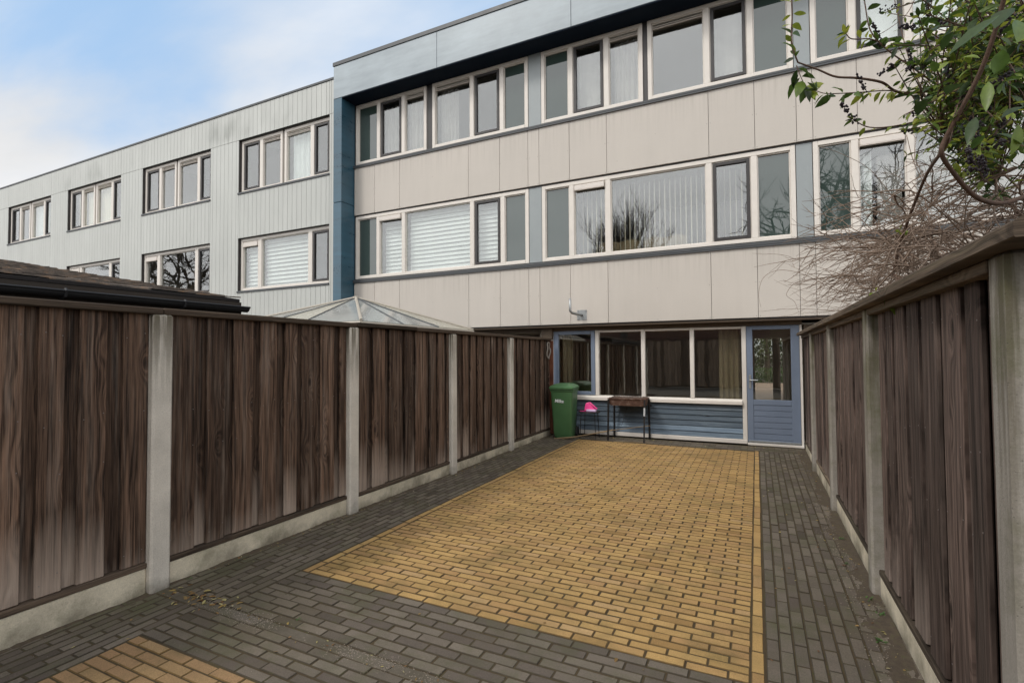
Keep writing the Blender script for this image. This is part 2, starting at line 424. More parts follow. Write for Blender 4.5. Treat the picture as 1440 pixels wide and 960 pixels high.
BRICKH = m_plain('house_brick', (.17, .085, .06), .85, .15, 4)
SLATE = m_plain('roof_slate', (.03, .03, .032), .7, .15, 4)
GROUND = m_plain('ground_soil', (.085, .075, .06), .95, .3, 1.5)
PAVEF = m_plain('front_pavement', (.36, .27, .22), .9, .12, 3)

# ------------------------------------------------------------------ ground and paving
g = MB(); g.quad((-400, -400, -.05), (400, -400, -.05), (400, 400, -.05), (-400, 400, -.05))
struct(g.build('ground', GROUND))
def sag(x, y):
    return .011*mnoise.noise((x*.7, y*.7, 3.1)) + .003*mnoise.noise((x*3, y*3, 9.))
g = MB(); nx_, ny_ = 78, 185; x_0, x_1, y_0, y_1 = -3.9, .9, -1.2, 9.88
for j_ in range(ny_+1):
    for i_ in range(nx_+1):
        x, y = x_0+(x_1-x_0)*i_/nx_, y_0+(y_1-y_0)*j_/ny_
        g.v.append(Vector((x, y, sag(x, y)-.0042+.0012*mnoise.noise((x*14, y*14, 2.)))))
for j_ in range(ny_):
    for i_ in range(nx_):
        a = j_*(nx_+1)+i_; g.face((a, a+1, a+nx_+2, a+nx_+1))
struct(g.build('paving_joints', JOINT, smooth=True, recalc=False))
def brick(mb, x0, x1, y0, y1, r, h=.0):
    """one paver: bevelled top with slightly rounded, uneven edges"""
    j = lambda: random.uniform(-.0016, .0016)
    tx, ty = random.uniform(-.008, .008), random.uniform(-.010, .010)
    cx, cy = (x0+x1)/2, (y0+y1)/2; b = .0042
    zc = sag(cx, cy) + random.gauss(0, .0010) - (.0022*random.random() if random.random() < .05 else 0) + h
    xs = (x0+j(), x1+j()); ys = (y0+j(), y1+j()); n = len(mb.v)
    for (ins, dz) in ((0, -.03), (0, -.0035), (b, 0)):
        for (x, y) in ((xs[0]+ins, ys[0]+ins), (xs[1]-ins, ys[0]+ins), (xs[1]-ins, ys[1]-ins), (xs[0]+ins, ys[1]-ins)):
            mb.v.append(Vector((x, y, zc+dz+(x-cx)*tx+(y-cy)*ty)))
    nf = len(mb.f)
    for l in (0, 4):
        for k in range(4): mb.face((n+l+k, n+l+(k+1) % 4, n+l+4+(k+1) % 4, n+l+4+k), r)
    mb.m2 += range(nf, len(mb.f))
    mb.face((n+8, n+9, n+10, n+11), r)
def rr(): return min(1, max(0, random.gauss(.55, .22)))
def field_x(mb, x0, x1, y0, y1, L=.205, W=.0695, gap=.0075, half=True):
    """courses running along X, stretcher bond"""
    ny = max(1, round((y1-y0)/W)); W = (y1-y0)/ny
    for k in range(ny):
        yy = y0+k*W; x = x0 - (L/2 if (k % 2 and half) else 0)
        x += random.uniform(-.006, .006) if k % 2 and half else 0
        while x < x1-.01:
            a, b = max(x, x0), min(x+L, x1)
            wig = .005*mnoise.noise((a*.9, yy*.9, 5.)); ed_ = .006*mnoise.noise((yy*1.7, 4., 1.))
            if b-a > .03: brick(mb, a+gap/2+ed_*.5, b-gap/2+ed_*.5, yy+gap/2+wig, yy+W-gap/2+wig, rr())
            x += L
def field_y(mb, x0, x1, y0, y1, L=.205, W=.0695, gap=.0075):
    nx = max(1, round((x1-x0)/W)); W = (x1-x0)/nx
    for k in range(nx):
        xx = x0+k*W; y = y0 - (L/2 if k % 2 else 0) + random.uniform(-.02, .0)
        while y < y1-.01:
            a, b = max(y, y0), min(y+L, y1)
            wg = .005*mnoise.noise((xx*3., a*.8, 8.))
            if b-a > .03: brick(mb, xx+gap/2+wg, xx+W-gap/2+wg, a+gap/2, b-gap/2, rr())
            y += L
yb = MB()
field_x(yb, -3.025, -.055, 2.74, 9.22)
field_y(yb, -.055, .012, 2.66, 9.28)
field_y(yb, -3.10, -3.03, 2.74, 9.28)
struct(yb.build('yellow_paving', YEL, recalc=False, mat2=DIRTY))
gb = MB()
field_x(gb, -3.75, .70, 9.285, 9.78)
field_y(gb, .018, .72, 2.2, 9.28)
field_y(gb, -3.76, -3.105, 2.14, 9.28)
field_x(gb, -3.10, .012, 2.145, 2.655 if False else 2.735)
field_x(gb, -3.245, .72, 1.72, 2.06)
field_y(gb, -3.78, -3.245, -1.0, 2.06)
struct(gb.build('grey_paving', GRY, recalc=False, mat2=DIRTG))
yb2 = MB(); field_x(yb2, -3.24, -.2, 0.2, 1.715)
struct(yb2.build('front_yellow_paving', m_brick('ochre_clinker', [(.22, .14, .068), (.30, .195, .095), (.27, .165, .085), (.33, .215, .11)], .45, (.20, .135, .07)), recalc=False, mat2=DIRTY))
# concrete edging between plot and street, worn and gritty
ed = MB(); x = -3.72
while x < .75:
    x2 = min(x+1.0, .75); n = 12; b0 = len(ed.v); rv_ = random.random()
    for k in range(n+1):
        xx = x+.003+(x2-x-.006)*k/n
        for (yy, dz) in ((2.064, -.03), (2.064, -.001), (2.069, .003), (2.131, .003), (2.136, -.001), (2.136, -.03)):
            ed.v.append(Vector((xx, yy+.002*mnoise.noise((xx*6, yy, 0)), sag(xx, yy)+dz+(.0025*mnoise.noise((xx*12, yy*12, 4.)) if dz > -.02 else 0))))
    for k in range(n):
        for q in range(5): a = b0+k*6+q; ed.face((a, a+1, a+7, a+6), rv_)
    ed.face([b0+q for q in range(6)][::-1], rv_); ed.face([b0+n*6+q for q in range(6)], rv_); x = x2
struct(ed.build('edging_kerb', m_concrete('kerb_concrete', (.135, .115, .092), 0., (5, 6), .5)))

# litter, gravel crumbs, weeds
lt = MB()
def scatter_leaf(x, y, s):
    a = random.uniform(0, 6.28); lt.leaf((x, y, sag(x, y)+.006), (math.cos(a), math.sin(a), random.uniform(-.05, .25)), (random.uniform(-.3, .3), random.uniform(-.3, .3), 1), s, s*random.uniform(.3, .6), random.random(), random.uniform(0, .3), random.uniform(-.2, .5))
for i in range(70):
    scatter_leaf(random.gauss(-3.35, .2), random.gauss(2.13, .05), random.uniform(.015, .05))
for i in range(190):
    scatter_leaf(random.uniform(-3.7, .65), random.uniform(1.1, 9.6), random.uniform(.012, .035))
for i in range(130):
    y = random.uniform(2.2, 9.6); scatter_leaf(-3.74+abs(random.gauss(0, .05)), y, random.uniform(.01, .03))
    y = random.uniform(2.2, 9.6); scatter_leaf(.67-abs(random.gauss(0, .09)), y, random.uniform(.01, .03))
for i in range(60):
    scatter_leaf(random.uniform(-3.2, .6), random.gauss(2.10, .03), random.uniform(.008, .025))
for i in range(60):
    scatter_leaf(random.uniform(-3.4, .5), random.uniform(9.55, 9.75), random.uniform(.015, .04))
struct(lt.build('leaf_litter', LITTER, recalc=False), 'stuff')
gr = MB()
def pebble(x, y, s):
    z = sag(x, y)+(.0035 if abs(y-2.1) < .04 else 0); n = len(gr.v)
    for (dx, dy, dz) in ((s, 0, 0), (0, s, 0), (-s, 0, 0), (0, -s, 0), (0, 0, s*.8)):
        gr.v.append(Vector((x+dx*random.uniform(.6, 1.2), y+dy*random.uniform(.6, 1.2), z+dz)))
    for k in range(4): gr.face((n+k, n+(k+1) % 4, n+4), random.random())
for i in range(5200):
    xq = random.uniform(-3.6, .7)
    if mnoise.noise((xq*1.9, 3., 1.))+.45*mnoise.noise((xq*7, 1., 5.)) < random.uniform(-.25, .35): continue
    pebble(xq, 2.10+random.gauss(0, .038), random.uniform(.0015, .0045))
for i in range(1300):
    y = random.uniform(2.2, 6.5); pebble(.66-abs(random.gauss(0, .10)), y, random.uniform(.0015, .005))
for i in range(700): pebble(random.uniform(-3.75, .6), random.uniform(1.1, 5), random.uniform(.001, .003))
struct(gr.build('grit', m_plain('grit_stone', (.24, .20, .16), .9, .4, 40), recalc=False), 'stuff')
so_ = MB()
def soil_strip(x0, x1, y0, y1, side, hh=.012):
    nx, ny = 14, int((y1-y0)/.03); b = len(so_.v)
    for j in range(ny+1):
        for i in range(nx+1):
            u = i/nx; x = x0+(x1-x0)*u; y = y0+(y1-y0)*j/ny; k = u if side > 0 else 1-u
            h = -.012 + hh*(k*1.25) + .010*mnoise.noise((x*9, y*4, 1.)) + .006*mnoise.noise((x*40, y*40, 2.))
            so_.v.append(Vector((x, y, sag(x, y)+h)))
    for j in range(ny):
        for i in range(nx): a = b+j*(nx+1)+i; so_.face((a, a+1, a+nx+2, a+nx+1), random.random())
soil_strip(.47, .70, 2.15, 9.6, 1, .016); soil_strip(-3.77, -3.66, .4, 9.6, -1, .014); 
struct(so_.build('soil', m_plain('dark_soil', (.075, .055, .036), .95, .5, 30, .8, dirt=((.06, .065, .022), .7)), smooth=True, recalc=False), 'stuff')
wd = MB()
def tuft(x, y, n, s):
    for i in range(n):
        a = random.uniform(0, 6.28); wd.leaf((x+random.gauss(0, s*.3), y+random.gauss(0, s*.3), 0), (math.cos(a), math.sin(a), random.uniform(.2, 1.2)), (0, 0, 1), s*random.uniform(.5, 1.1), s*.35, random.random(), .3)
for (x, y, n, s) in ((.63, 4.0, 14, .03), (.60, 3.45, 16, .032), (.62, 3.0, 12, .03), (.58, 2.75, 12, .03), (.64, 5.2, 8, .025), (-2.55, 2.22, 6, .02), (.6, 2.5, 10, .03), (-3.72, 3.2, 6, .02), (.65, 6.4, 8, .02), (.66, 3.8, 10, .03), (.57, 2.95, 10, .025), (.6, 4.6, 8, .02), (-3.73, 4.5, 5, .02), (-3.72, 2.3, 8, .022), (.63, 7.2, 8, .02)):
    tuft(x, y, n, s)
struct(wd.build('weeds', GRASSM, recalc=False), 'stuff')
ms = MB()
for i in range(1500):   # moss cushions growing in the joints of the right and front strips
    if i < 900: x, y = .05+.0695*random.randint(0, 9)-.03, random.uniform(2.2, 9.0)
    else: x, y = random.uniform(-3., .6), 2.145+.0695*random.randint(0, 8)
    if mnoise.noise((x*1.3, y*1.3, 7.7)) < .05: continue
    s = random.uniform(.004, .011); n = len(ms.v)
    for k in range(6): ms.v.append(Vector((x+s*math.cos(k*1.047)*random.uniform(.6, 1.3), y+s*1.4*math.sin(k*1.047)*random.uniform(.6, 1.3), sag(x, y)-.010)))
    ms.v.append(Vector((x, y, sag(x, y)+.002)))
    for k in range(6): ms.face((n+k, n+(k+1) % 6, n+6), random.random())
struct(ms.build('moss', m_plain('moss_green', (.055, .055, .016), .95, .4, 60, .5), recalc=False, smooth=True), 'stuff')

# ------------------------------------------------------------------ fences
def fence_panel(parent, s, xf, y0, y1, zb, zt, mat):
    """vertical boards, board on board; s=+1 faces +X (left fence), -1 faces -X"""
    mb = MB(); y = y0
    mb.box(xf-s*.064, xf-s*.050, y0, y1, zb, zt, .1)
    while y < y1-.02:
        w = random.uniform(.125, .175) if random.random() < .8 else random.uniform(.19, .22); w = min(w, y1-y)
        lean = random.uniform(-.003, .003); d0 = random.uniform(-.002, .002)
        r = random.random()
        mb.box(xf-s*.024+d0, xf+d0, y, y+w, zb+random.uniform(-.004, .006), zt, r, .006)
        g_ = random.uniform(.055, .095)
        if y+w+.02 < y1:
            mb.box(xf-s*.049, xf-s*.036, y+w-.02, min(y+w+g_+.02, y1), zb, zt, random.uniform(0, .38))  # inner boards less weathered, also toned darker to deepen the gap shade
        nf = len(mb.f)
        for z in (.30, .93, 1.22, 1.74):
            for yy in (y+.022, y+w-.022):
                if random.random() < .8 and w > .06:
                    q, zz, h = yy+random.uniform(-.008, .008), z+random.uniform(-.03, .03), .0028
                    mb.box(xf-s*.004, xf+s*.0015+d0, q-h, q+h, zz-h, zz+h)
        mb.m2 += range(nf, len(mb.f))
        y += w+g_
    o = mb.build('fence_panel', mat, parent, mat2=NAIL)
    return o
def fence(name_label, s, xf, posts, yend, zs, wood, conc, cap):
    t = thing('board_fence', (xf, posts[0], 0), name_label, 'fence')
    ends = list(posts) + [yend]
    for i, y in enumerate(posts):
        p = MB(); x0, x1 = xf+s*.050, xf-s*.075
        prof_y = .070
        p.box(min(x0, x1), max(x0, x1), y-prof_y, y+prof_y*.9, -.1, 1.905, .5, .014)
        p.build('post', conc, t)
        a, b = y+.064, ends[i+1]-.071
        if i == len(posts)-1: b = ends[i+1]
        zb = zs[i]
        q = MB(); q.box(xf-s*.045, xf+s*.006, a, b, -.06, zb-.012, random.random(), .008); q.build('gravel_board', GRAV, t)
        q = MB(); q.box(xf-s*.05, xf+s*.012, a, b, zb-.010, zb+.028, random.random(), .006); q.build('bottom_rail', cap, t)
        fence_panel(t, s, xf, a, b, zb+.030, 1.912, wood)
    return t
lf = fence('long dark brown board fence with pale concrete posts, left of the driveway', 1, -3.775, [.22, 2.10, 3.965, 5.87, 7.68], 9.66, [.18, .165, .148, .132, .12], WOOD, CONC, CAPL)
c = MB(); y = .0
for y1 in (2.1, 4.0, 5.02, 7.75, 9.5):
    sg = random.uniform(-.006, .006)
    c.box(-3.87, -3.725+sg, y+.002, y1-.002, 1.908+sg, 1.953+sg, random.random(), .006); y = y1
c.build('cap_rail', CAPL, lf)
e = MB(); e.box(-3.79, -3.70, 9.50, 9.535, .03, 1.90, .9, .004); e.build('end_board', m_wood('end_board_red', (.045, .014, .008), (.12, .045, .025)), lf)
rf = fence('brown board on board fence with mossy concrete posts, right of the driveway', -1, .715, [2.03, 4.15, 6.13, 8.05], 9.66, [.15, .15, .14, .13], WOODR, CONR, CAPM)
c = MB(); y = 1.75
for y1 in (4.15, 6.13, 8.05, 9.66):
    n = len(c.v)
    c.prism([(.618, 1.902), (.612, 1.906), (.612, 1.944), (.628, 1.956), (.84, 1.962), (.84, 1.902)], y+.002, y1-.002, 'y', random.random())
    c.box(.672, .79, max(y, 2.12)+.006, y1-.075, 1.858, 1.900, random.random(), .004); y = y1
c.build('cap_rail', CAPM, rf)
# ------------------------------------------------------------------ window builder
def window(parent, x0, x1, z0, z1, yf, muls, types, fw=.075, mw=.10, frame_mat=None, glass=None, depth=.09, venth=.10, ventout=.03):
    """frame + panes; muls = mullion centres; types per bay: glass, sash, vent, enamel"""
    fr = MB(); fm = frame_mat or FRAME; gm = glass or GLASS
    b = .005
    fr.box(x0, x0+fw, yf, yf+depth, z0, z1, .5, b); fr.box(x1-fw, x1, yf, yf+depth, z0, z1, .5, b)
    fr.box(x0+fw, x1-fw, yf+.001, yf+depth, z1-fw, z1, .5, b); fr.box(x0+fw, x1-fw, yf-.004, yf+depth, z0, z0+fw*.85, .5, b)
    for m in muls: fr.box(m-mw/2, m+mw/2, yf+.0015, yf+depth, z0+fw*.85, z1-fw, .5, b)
    ed = [x0+fw] + [e for m in muls for e in (m-mw/2, m+mw/2)] + [x1-fw]
    bays = [(ed[2*i], ed[2*i+1]) for i in range(len(muls)+1)]
    zb, zt = z0+fw*.85, z1-fw
    for (a, c_) in bays:                                        # glazing rebate
        k = .018; y_ = yf+.026
        fr.box(a, a+k, y_, yf+depth-.002, zb, zt, .5, .002); fr.box(c_-k, c_, y_, yf+depth-.002, zb, zt, .5, .002)
        fr.box(a+k, c_-k, y_, yf+depth-.002, zb, zb+k, .5, .002); fr.box(a+k, c_-k, y_, yf+depth-.002, zt-k, zt, .5, .002)
    w = fr.build('window', fm, parent)
    for (a, c_), ty in zip(bays, types):
        a += .018; c_ -= .018; zz0, zz1 = zb+.018, zt-.018; yp = yf+.055
        if ty == 'sash':
            sb = MB(); k = .055; ys = yf+.008
            sb.box(a, a+k, ys, yf+.075, zz0, zz1, .5, .004); sb.box(c_-k, c_, ys, yf+.075, zz0, zz1, .5, .004)
            sb.box(a+k, c_-k, ys+.001, yf+.075, zz0, zz0+k, .5, .004); sb.box(a+k, c_-k, ys+.001, yf+.075, zz1-k, zz1, .5, .004)
            sb.build('sash', SASH, w); a += k; c_ -= k; zz0 += k; zz1 -= k; yp = yf+.045
        if ty == 'vent':
            vb = MB(); vb.box(a, c_, yf-ventout, yf+.07, zz1-venth, zz1-.004, .5, .008); vb.box(a, c_, yf-ventout-.006, yf+.02, zz1-venth-.014, zz1-venth-.002, .5, .003)
            vb.build('vent', VENT, w); zz1 -= venth+.016
        if ty == 'slot':
            vb = MB()
            for dz in (.050, .085): vb.box(a, c_, yf+.01, yf+.05, zz1-dz-.010, zz1-dz, .5, .002)
            vb.build('vent', VENT, w)
        pb = MB(); pb.box(a-.004, c_+.004, yp, yp+.006, zz0-.004, zz1+.004)
        pb.build('panel' if ty == 'enamel' else 'pane', ENAM if ty == 'enamel' else gm, w)
    return w

# ------------------------------------------------------------------ main block of terraced houses
PY = 9.525          # face of the white panels
WY = 9.555          # face of the window frames
GY = 9.800          # ground floor front
XL, XR = -9.02, 8.0
bld = thing('terraced_house', (-4.1, 9.55, 0), 'three storey row house block with white panel bands and blue grey roof fascia', 'house')
def panels(z0, z1, joints):
    mb = MB(); xs = sorted(joints)
    for a, b in zip(xs[:-1], xs[1:]):
        mb.box(a+.0032, b-.0032, PY+random.uniform(-.0015, .0015), PY+.035, z0, z1, random.random(), .003)
        nf = len(mb.f); h = .0045
        for xx in [a+.03, b-.03] + ([(a+b)/2] if b-a > 1 else []):
            for zz in (z0+.03, (z0+z1)/2, z1-.03): mb.box(xx-h, xx+h, PY-.003, PY+.004, zz-h, zz+h)
        mb.m2 += range(nf, len(mb.f))
    return mb
J = [-9.0, -8.35, -7.59, -5.68, -4.90, -4.23, -3.98, -3.318, -2.553, -.695, .045, .672, .905, 1.52, 2.30, 4.17, 4.92, 5.54, 5.78, 6.4, 7.2, 8.0]
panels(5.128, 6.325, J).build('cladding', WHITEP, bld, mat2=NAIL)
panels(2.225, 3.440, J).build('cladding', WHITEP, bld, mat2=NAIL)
mb = MB()          # backing behind the panel joints and round the windows
mb.box(XL, XR, PY+.037, PY+.11, 5.10, 6.34); mb.box(XL, XR, PY+.037, PY+.11, 2.20, 3.45)
for (a, b) in ((-6.82, -6.655), (-1.84, -1.755), (3.03, 3.11), (5.55, 8.0)): mb.box(a, b, WY+.03, WY+.12, 6.36, 7.94)
mb.box(XL, XR, WY+.115, WY+.14, 7.90, 8.2); mb.box(XL, XL+.03, WY, WY+.12, 3.5, 7.94)
mb.box(5.55, 8.0, WY+.03, WY+.12, 3.46, 5.1)
mb.build('backing', SASH, bld)
mb = MB()
for (z0, z1) in ((6.333, 6.405), (3.448, 3.528)):
    mb.prism([(PY-.035, z0+.012), (PY-.035, z1-.03), (WY+.02, z1), (WY+.02, z0+.012)], XL+.005, XR, 'x')
    mb.box(XL+.004, XR, PY-.030, PY-.022, z0-.02, z0+.011)
mb.build('sill', TRIM, bld)
for (a, b) in ((-4.225, -3.945), (.655, .89), (5.51, 5.77)):
    for (z0, z1) in ((6.41, 7.94), (3.532, 5.098)):
        mb = MB(); mb.box(a, b, WY+.012, WY+.05, z0, z1, random.random(), .003); mb.build('pillar_panel', PILL, bld)
# top floor windows
wt = dict(z0=6.408, z1=7.925, yf=WY)
window(bld, -8.985, -6.83, muls=[-8.262, -7.507], types=['enamel', 'sash', 'slot'], **wt)
window(bld, -6.665, -4.235, muls=[-5.606, -4.86], types=['slot', 'sash', 'enamel'], **wt)
window(bld, -3.935, -1.845, muls=[-3.295, -2.551], types=['enamel', 'sash', 'slot'], **wt)
window(bld, -1.752, .645, muls=[-.708, -.003], types=['slot', 'sash', 'enamel'], **wt)
window(bld, .90, 3.03, muls=[1.48, 2.21], types=['enamel', 'sash', 'slot'], **wt)
window(bld, 3.12, 5.50, muls=[4.16, 4.87], types=['slot', 'sash', 'enamel'], **wt)
wm = dict(z0=3.530, z1=5.097, yf=WY)
window(bld, -8.985, -4.235, muls=[-8.271, -7.50, -5.61, -4.85], types=['enamel', 'vent', 'glass', 'sash', 'enamel'], **wm)
window(bld, -3.935, .645, muls=[-3.292, -2.546, -.706, .02], types=['enamel', 'vent', 'glass', 'sash', 'enamel'], **wm)
window(bld, .90, 5.50, muls=[1.476, 2.19, 4.16, 4.87], types=['enamel', 'vent', 'glass', 'sash', 'enamel'], **wm)
# fascia, soffit, column
DY = 9.10
mb = MB(); xs = [-9.285, -6.225, -3.11, 0.0, 3.11, 6.2, 8.0]
for a, b in zip(xs[:-1], xs[1:]): mb.box(a+.004, b-.004, DY, DY+.06, 7.955, 8.765, random.random(), .004)
mb.box(-9.285, -9.225, DY+.063, DY+3.0, 7.955, 8.765, .5)
mb.build('fascia', FASC, bld)
mb = MB(); mb.box(-9.30, 8.02, DY-.018, DY+.09, 8.768, 8.862, .5, .004); mb.box(-9.30, -9.21, DY+.093, DY+3, 8.768, 8.862); mb.build('roof_trim', TRIM, bld)
mb = MB(); mb.box(-9.28, 8.0, DY+.062, 17.7, 8.70, 8.80); mb.build('roof', BITU, bld)
mb = MB(); mb.box(-9.02, 8.0, DY+.010, WY+.10, 7.935, 7.953); mb.build('soffit', m_plain('soffit_shaded_blue', (.006, .013, .026), .7, .1, 3, spec=.15), bld)  # blue taken near black so the colour holds the shade under the overhang
mb = MB()
for (z0, z1) in ((0, 5.372), (5.380, 7.950)): mb.box(-9.285, -9.018, DY+.002, 9.9, z0, z1, .5, .006)
mb.build('corner_column', BLUE, bld)
# ground floor front
mb = MB()
mb.box(-9.0, 8.0, PY+.04, GY+.05, 2.170, 2.199); mb.box(-3.95, .70, GY-.03, GY+.06, 2.100, 2.168); mb.box(-9.0, -3.95, GY-.03, GY+.06, 2.10, 2.168)
mb.box(-4.03, -3.80, GY-.10, GY+.02, 1.93, 2.165)
mb.build('lintel', TIMB, bld)
for (a, b) in ((-9.0, -5.0), (-4.0, -3.80), (.73, 8.0)):
    mb = MB(); mb.box(a, b, GY, GY+.08, 0, 2.1); mb.build('ground_wall', TIMB, bld)
mb = MB()
for x in (-2.868, -1.958, -1.068, -.197): mb.box(x-.036, x+.036, GY-.012, GY+.08, .105 if x > -.3 else .80, 2.098, .5, .005)
mb.box(-3.85, -3.795, GY-.012, GY+.08, .105, 2.098, .5, .005); mb.box(.665, .70, GY-.012, GY+.08, .03, 2.098, .5, .005)
mb.prism([(GY-.06, .712), (GY-.06, .765), (GY+.0, .802), (GY+.08, .802), (GY+.08, .712)], -3.795, -.235, 'x')
mb.box(-3.86, -.161, GY-.03, GY+.06, .028, .103, .5, .006); mb.box(-.159, .70, GY-.028, GY+.06, .012, .055, .5, .006)
mb.box(-2.83, -.235, GY+.004, GY+.08, 2.055, 2.098, .5, .004)
fr = mb.build('window_frame', FRAME, bld)
for (a, b) in ((-2.834, -1.992), (-1.924, -1.102), (-1.034, -.231)):
    mb = MB(); mb.box(a, b, GY+.045, GY+.051, .80, 2.056); mb.build('pane', GLASSG, fr)
mb = MB(); ys = GY-.02
mb.box(-3.793, -3.685, ys, GY+.05, .806, 2.098, .5, .006); mb.box(-2.990, -2.908, ys, GY+.05, .806, 2.098, .5, .006)
mb.box(-3.685, -2.990, ys+.002, GY+.05, 2.025, 2.098, .5, .006); mb.box(-3.685, -2.990, ys+.002, GY+.05, .806, .875, .5, .006)
cs = mb.build('casement', BDOOR, bld)
mb = MB(); mb.box(-3.69, -2.985, GY+.02, GY+.026, .872, 2.03); mb.build('pane', GLASSG, cs)
mb = MB(); z = .107
while z < .70:
    z1 = min(z+.098, .712)
    mb.prism([(GY-.004, z), (GY+.012, z1-.004), (GY+.04, z1-.004), (GY+.04, z)], -3.79, -.236, 'x', random.random()); z = z1
mb.build('weatherboard', BWOOD, bld)
# door
mb = MB(); dx0, dx1 = -.157, .662; d0 = GY-.005
mb.box(dx0, -.058, d0, GY+.045, .06, 2.096, .5, .005); mb.box(.532, dx1, d0, GY+.045, .06, 2.096, .5, .005)
mb.box(-.058, .532, d0+.001, GY+.045, 2.03, 2.096, .5, .005); mb.box(-.058, .532, d0+.001, GY+.045, .715, .808, .5, .005); mb.box(-.058, .532, d0+.001, GY+.045, .06, .115, .5, .005)
z = .115
while z < .71:
    z1 = min(z+.1, .715); mb.prism([(GY+.008, z+.004), (GY+.004, z+.010), (GY+.004, z1-.004), (GY+.012, z1), (GY+.03, z1), (GY+.03, z+.004)], -.058, .532, 'x'); z = z1
dr = mb.build('door', BDOOR, bld)
mb = MB(); mb.box(-.060, .534, GY+.018, GY+.024, .806, 2.032); mb.build('pane', GLASSG, dr)
mb = MB(); mb.box(-.125, -.088, d0-.008, d0-.0005, 1.00, 1.24, .5, .004); mb.tube([(-.106, d0-.006, 1.15), (-.106, d0-.05, 1.15), (-.08, d0-.056, 1.15), (.02, d0-.056, 1.147)], .010, 8)
mb.build('handle', STEEL, dr)
mb = MB(); mb.box(-.145, .65, GY-.022, GY-.006, .058, .095, .5, .004); mb.build('threshold', STEEL, dr)
# rooms behind the glass
mb = MB(); YB = 17.7
for (z0, z1) in ((.0, 2.08), (2.9, 5.6), (5.75, 8.45)):
    for x in (-9.0, -4.09, .78, 5.65):
        if z0 > 1 or x < 5: mb.box(x-.05, x+.05, GY+.09, YB, z0, z1)
for (z0, z1) in ((2.9, 5.6), (5.75, 8.45)):
    mb.box(-8.95, 8, 14.2, 14.3, z0, z1)
    mb.box(-8.95, 8, WY+.145, WY+.16, z0, (3.5 if z0 < 3 else 6.38)); mb.box(-8.95, 8, WY+.145, WY+.16, 5.12 if z0 < 3 else 7.95, z1)
mb.box(-4.04, -.35, 14.6, 14.7, 0, 2.08); mb.box(-.45, -.35, 12.5, 14.6, 0, 2.08)
mb.box(-.32, -.05, YB-.1, YB, 0, 2.08); mb.box(-.05, .74, YB-.1, YB, 0, .16); mb.box(.45, .66, YB-.12, YB+.02, .16, 2.08); mb.box(-9, -4.1, YB-.1, YB, 0, 2.08); mb.box(.84, 8, YB-.1, YB, 0, 8.5); mb.box(-9, .84, YB-.1, YB, 2.2, 8.5)
mb.build('interior_wall', ROOMW, bld)
mb = MB()
for z in (2.085, 5.62, 8.47): mb.box(-8.94, 7.9, GY+.09, YB-.1, z, z+.05)
mb.build('ceiling', ROOMC, bld)
mb = MB()
for z in (.0, 2.85, 5.70): mb.box(-8.94, 7.9, GY+.09, YB-.1, z-.0, z+.04)
mb.build('interior_floor', ROOMF, bld)
for (a, b, c_) in ((7.9, 8.0, WY+.17), (-9.27, -9.06, 9.902)):
    mb = MB(); mb.box(a, b, c_, 17.7, 0, 8.69); mb.build('side_wall', WHITEP, bld)

# curtains and blinds: things of their own hanging behind the panes
def wavy(x0, x1, y, z0, z1, amp=.03, wl=.11, seed=0):
    mb = MB(); n = max(6, int((x1-x0)/wl*8)); base = len(mb.v)
    for i in range(n+1):
        x = x0+(x1-x0)*i/n; yy = y+amp*math.sin(2*math.pi*(x/wl)+seed+1.5*mnoise.noise((x*2, seed, 0)))
        for j in range(5):
            t = j/4; mb.v.append(Vector((x+.02*mnoise.noise((x*3, t*2, seed))*(1-t), yy*(1) + .01*mnoise.noise((x*5, t*3, seed)), z0+(z1-z0)*t)))
    for i in range(n):
        for j in range(4): mb.face((base+i*5+j, base+(i+1)*5+j, base+(i+1)*5+j+1, base+i*5+j+1), .5)
    return mb
def curtain(x0, x1, y, z0, z1, mat, label, amp=.03, wl=.11, seed=0, group=None):
    o = wavy(x0, x1, y, z0, z1, amp, wl, seed).build('curtain', mat, smooth=True, recalc=False); return tag(o, label, 'curtain', group)
def venetian(x0, x1, y, z0, z1, pitch, tilt, mat, label, group=None, name='window_blind'):
    mb = MB(); z = z1
    while z > z0:
        d = .024*1.0; dy, dz = pitch*.60*math.cos(tilt), pitch*.60*math.sin(tilt)
        sag_ = random.uniform(-.003, .003)
        mb.quad((x0, y-dy, z-dz+sag_), (x1, y-dy, z-dz-sag_), (x1, y+dy, z+dz-sag_), (x0, y+dy, z+dz+sag_), random.random()); z -= pitch
    o = mb.build(name, mat, recalc=False); return tag(o, label, 'blind', group)
YC = WY+.20
venetian(-7.43, -5.67, YC, 3.58, 4.96, .098, 1.18, BLIND, 'closed white slat blind behind the widest middle floor pane by the blue column')
venetian(-8.2, -7.57, YC+.02, 3.58, 4.86, .098, 1.18, BLIND, 'closed white slat blind behind the vented middle floor pane nearest the blue column')
venetian(-5.54, -4.9, YC+.02, 3.62, 4.90, .098, 1.15, BLIND, 'closed white slat blind behind the dark casement over the glass pyramid roof')
curtain(-8.2, -7.54, YC, 6.45, 7.75, CURTG, 'grey curtain behind the top floor dark casement nearest the blue column', .035, .13, 1)
curtain(-7.46, -6.9, YC, 6.45, 7.75, CURTG, 'pale grey pleated curtain behind the vented top floor pane near the blue column', .035, .13, 2)
curtain(-6.55, -6.1, YC+.04, 6.45, 7.8, CURTG, 'grey curtain gathered at the left of the wide top pane nearest the blue column', .03, .10, 21)
curtain(-2.45, -1.92, YC+.05, 6.45, 7.8, CURTG, 'grey net curtain in the vented top pane left of the dark gap', .02, .11, 22)
curtain(-.6, -.1, YC+.05, 6.45, 7.75, CURTG, 'grey screen curtain behind the top dark casement above the blue door', .01, .2, 23)
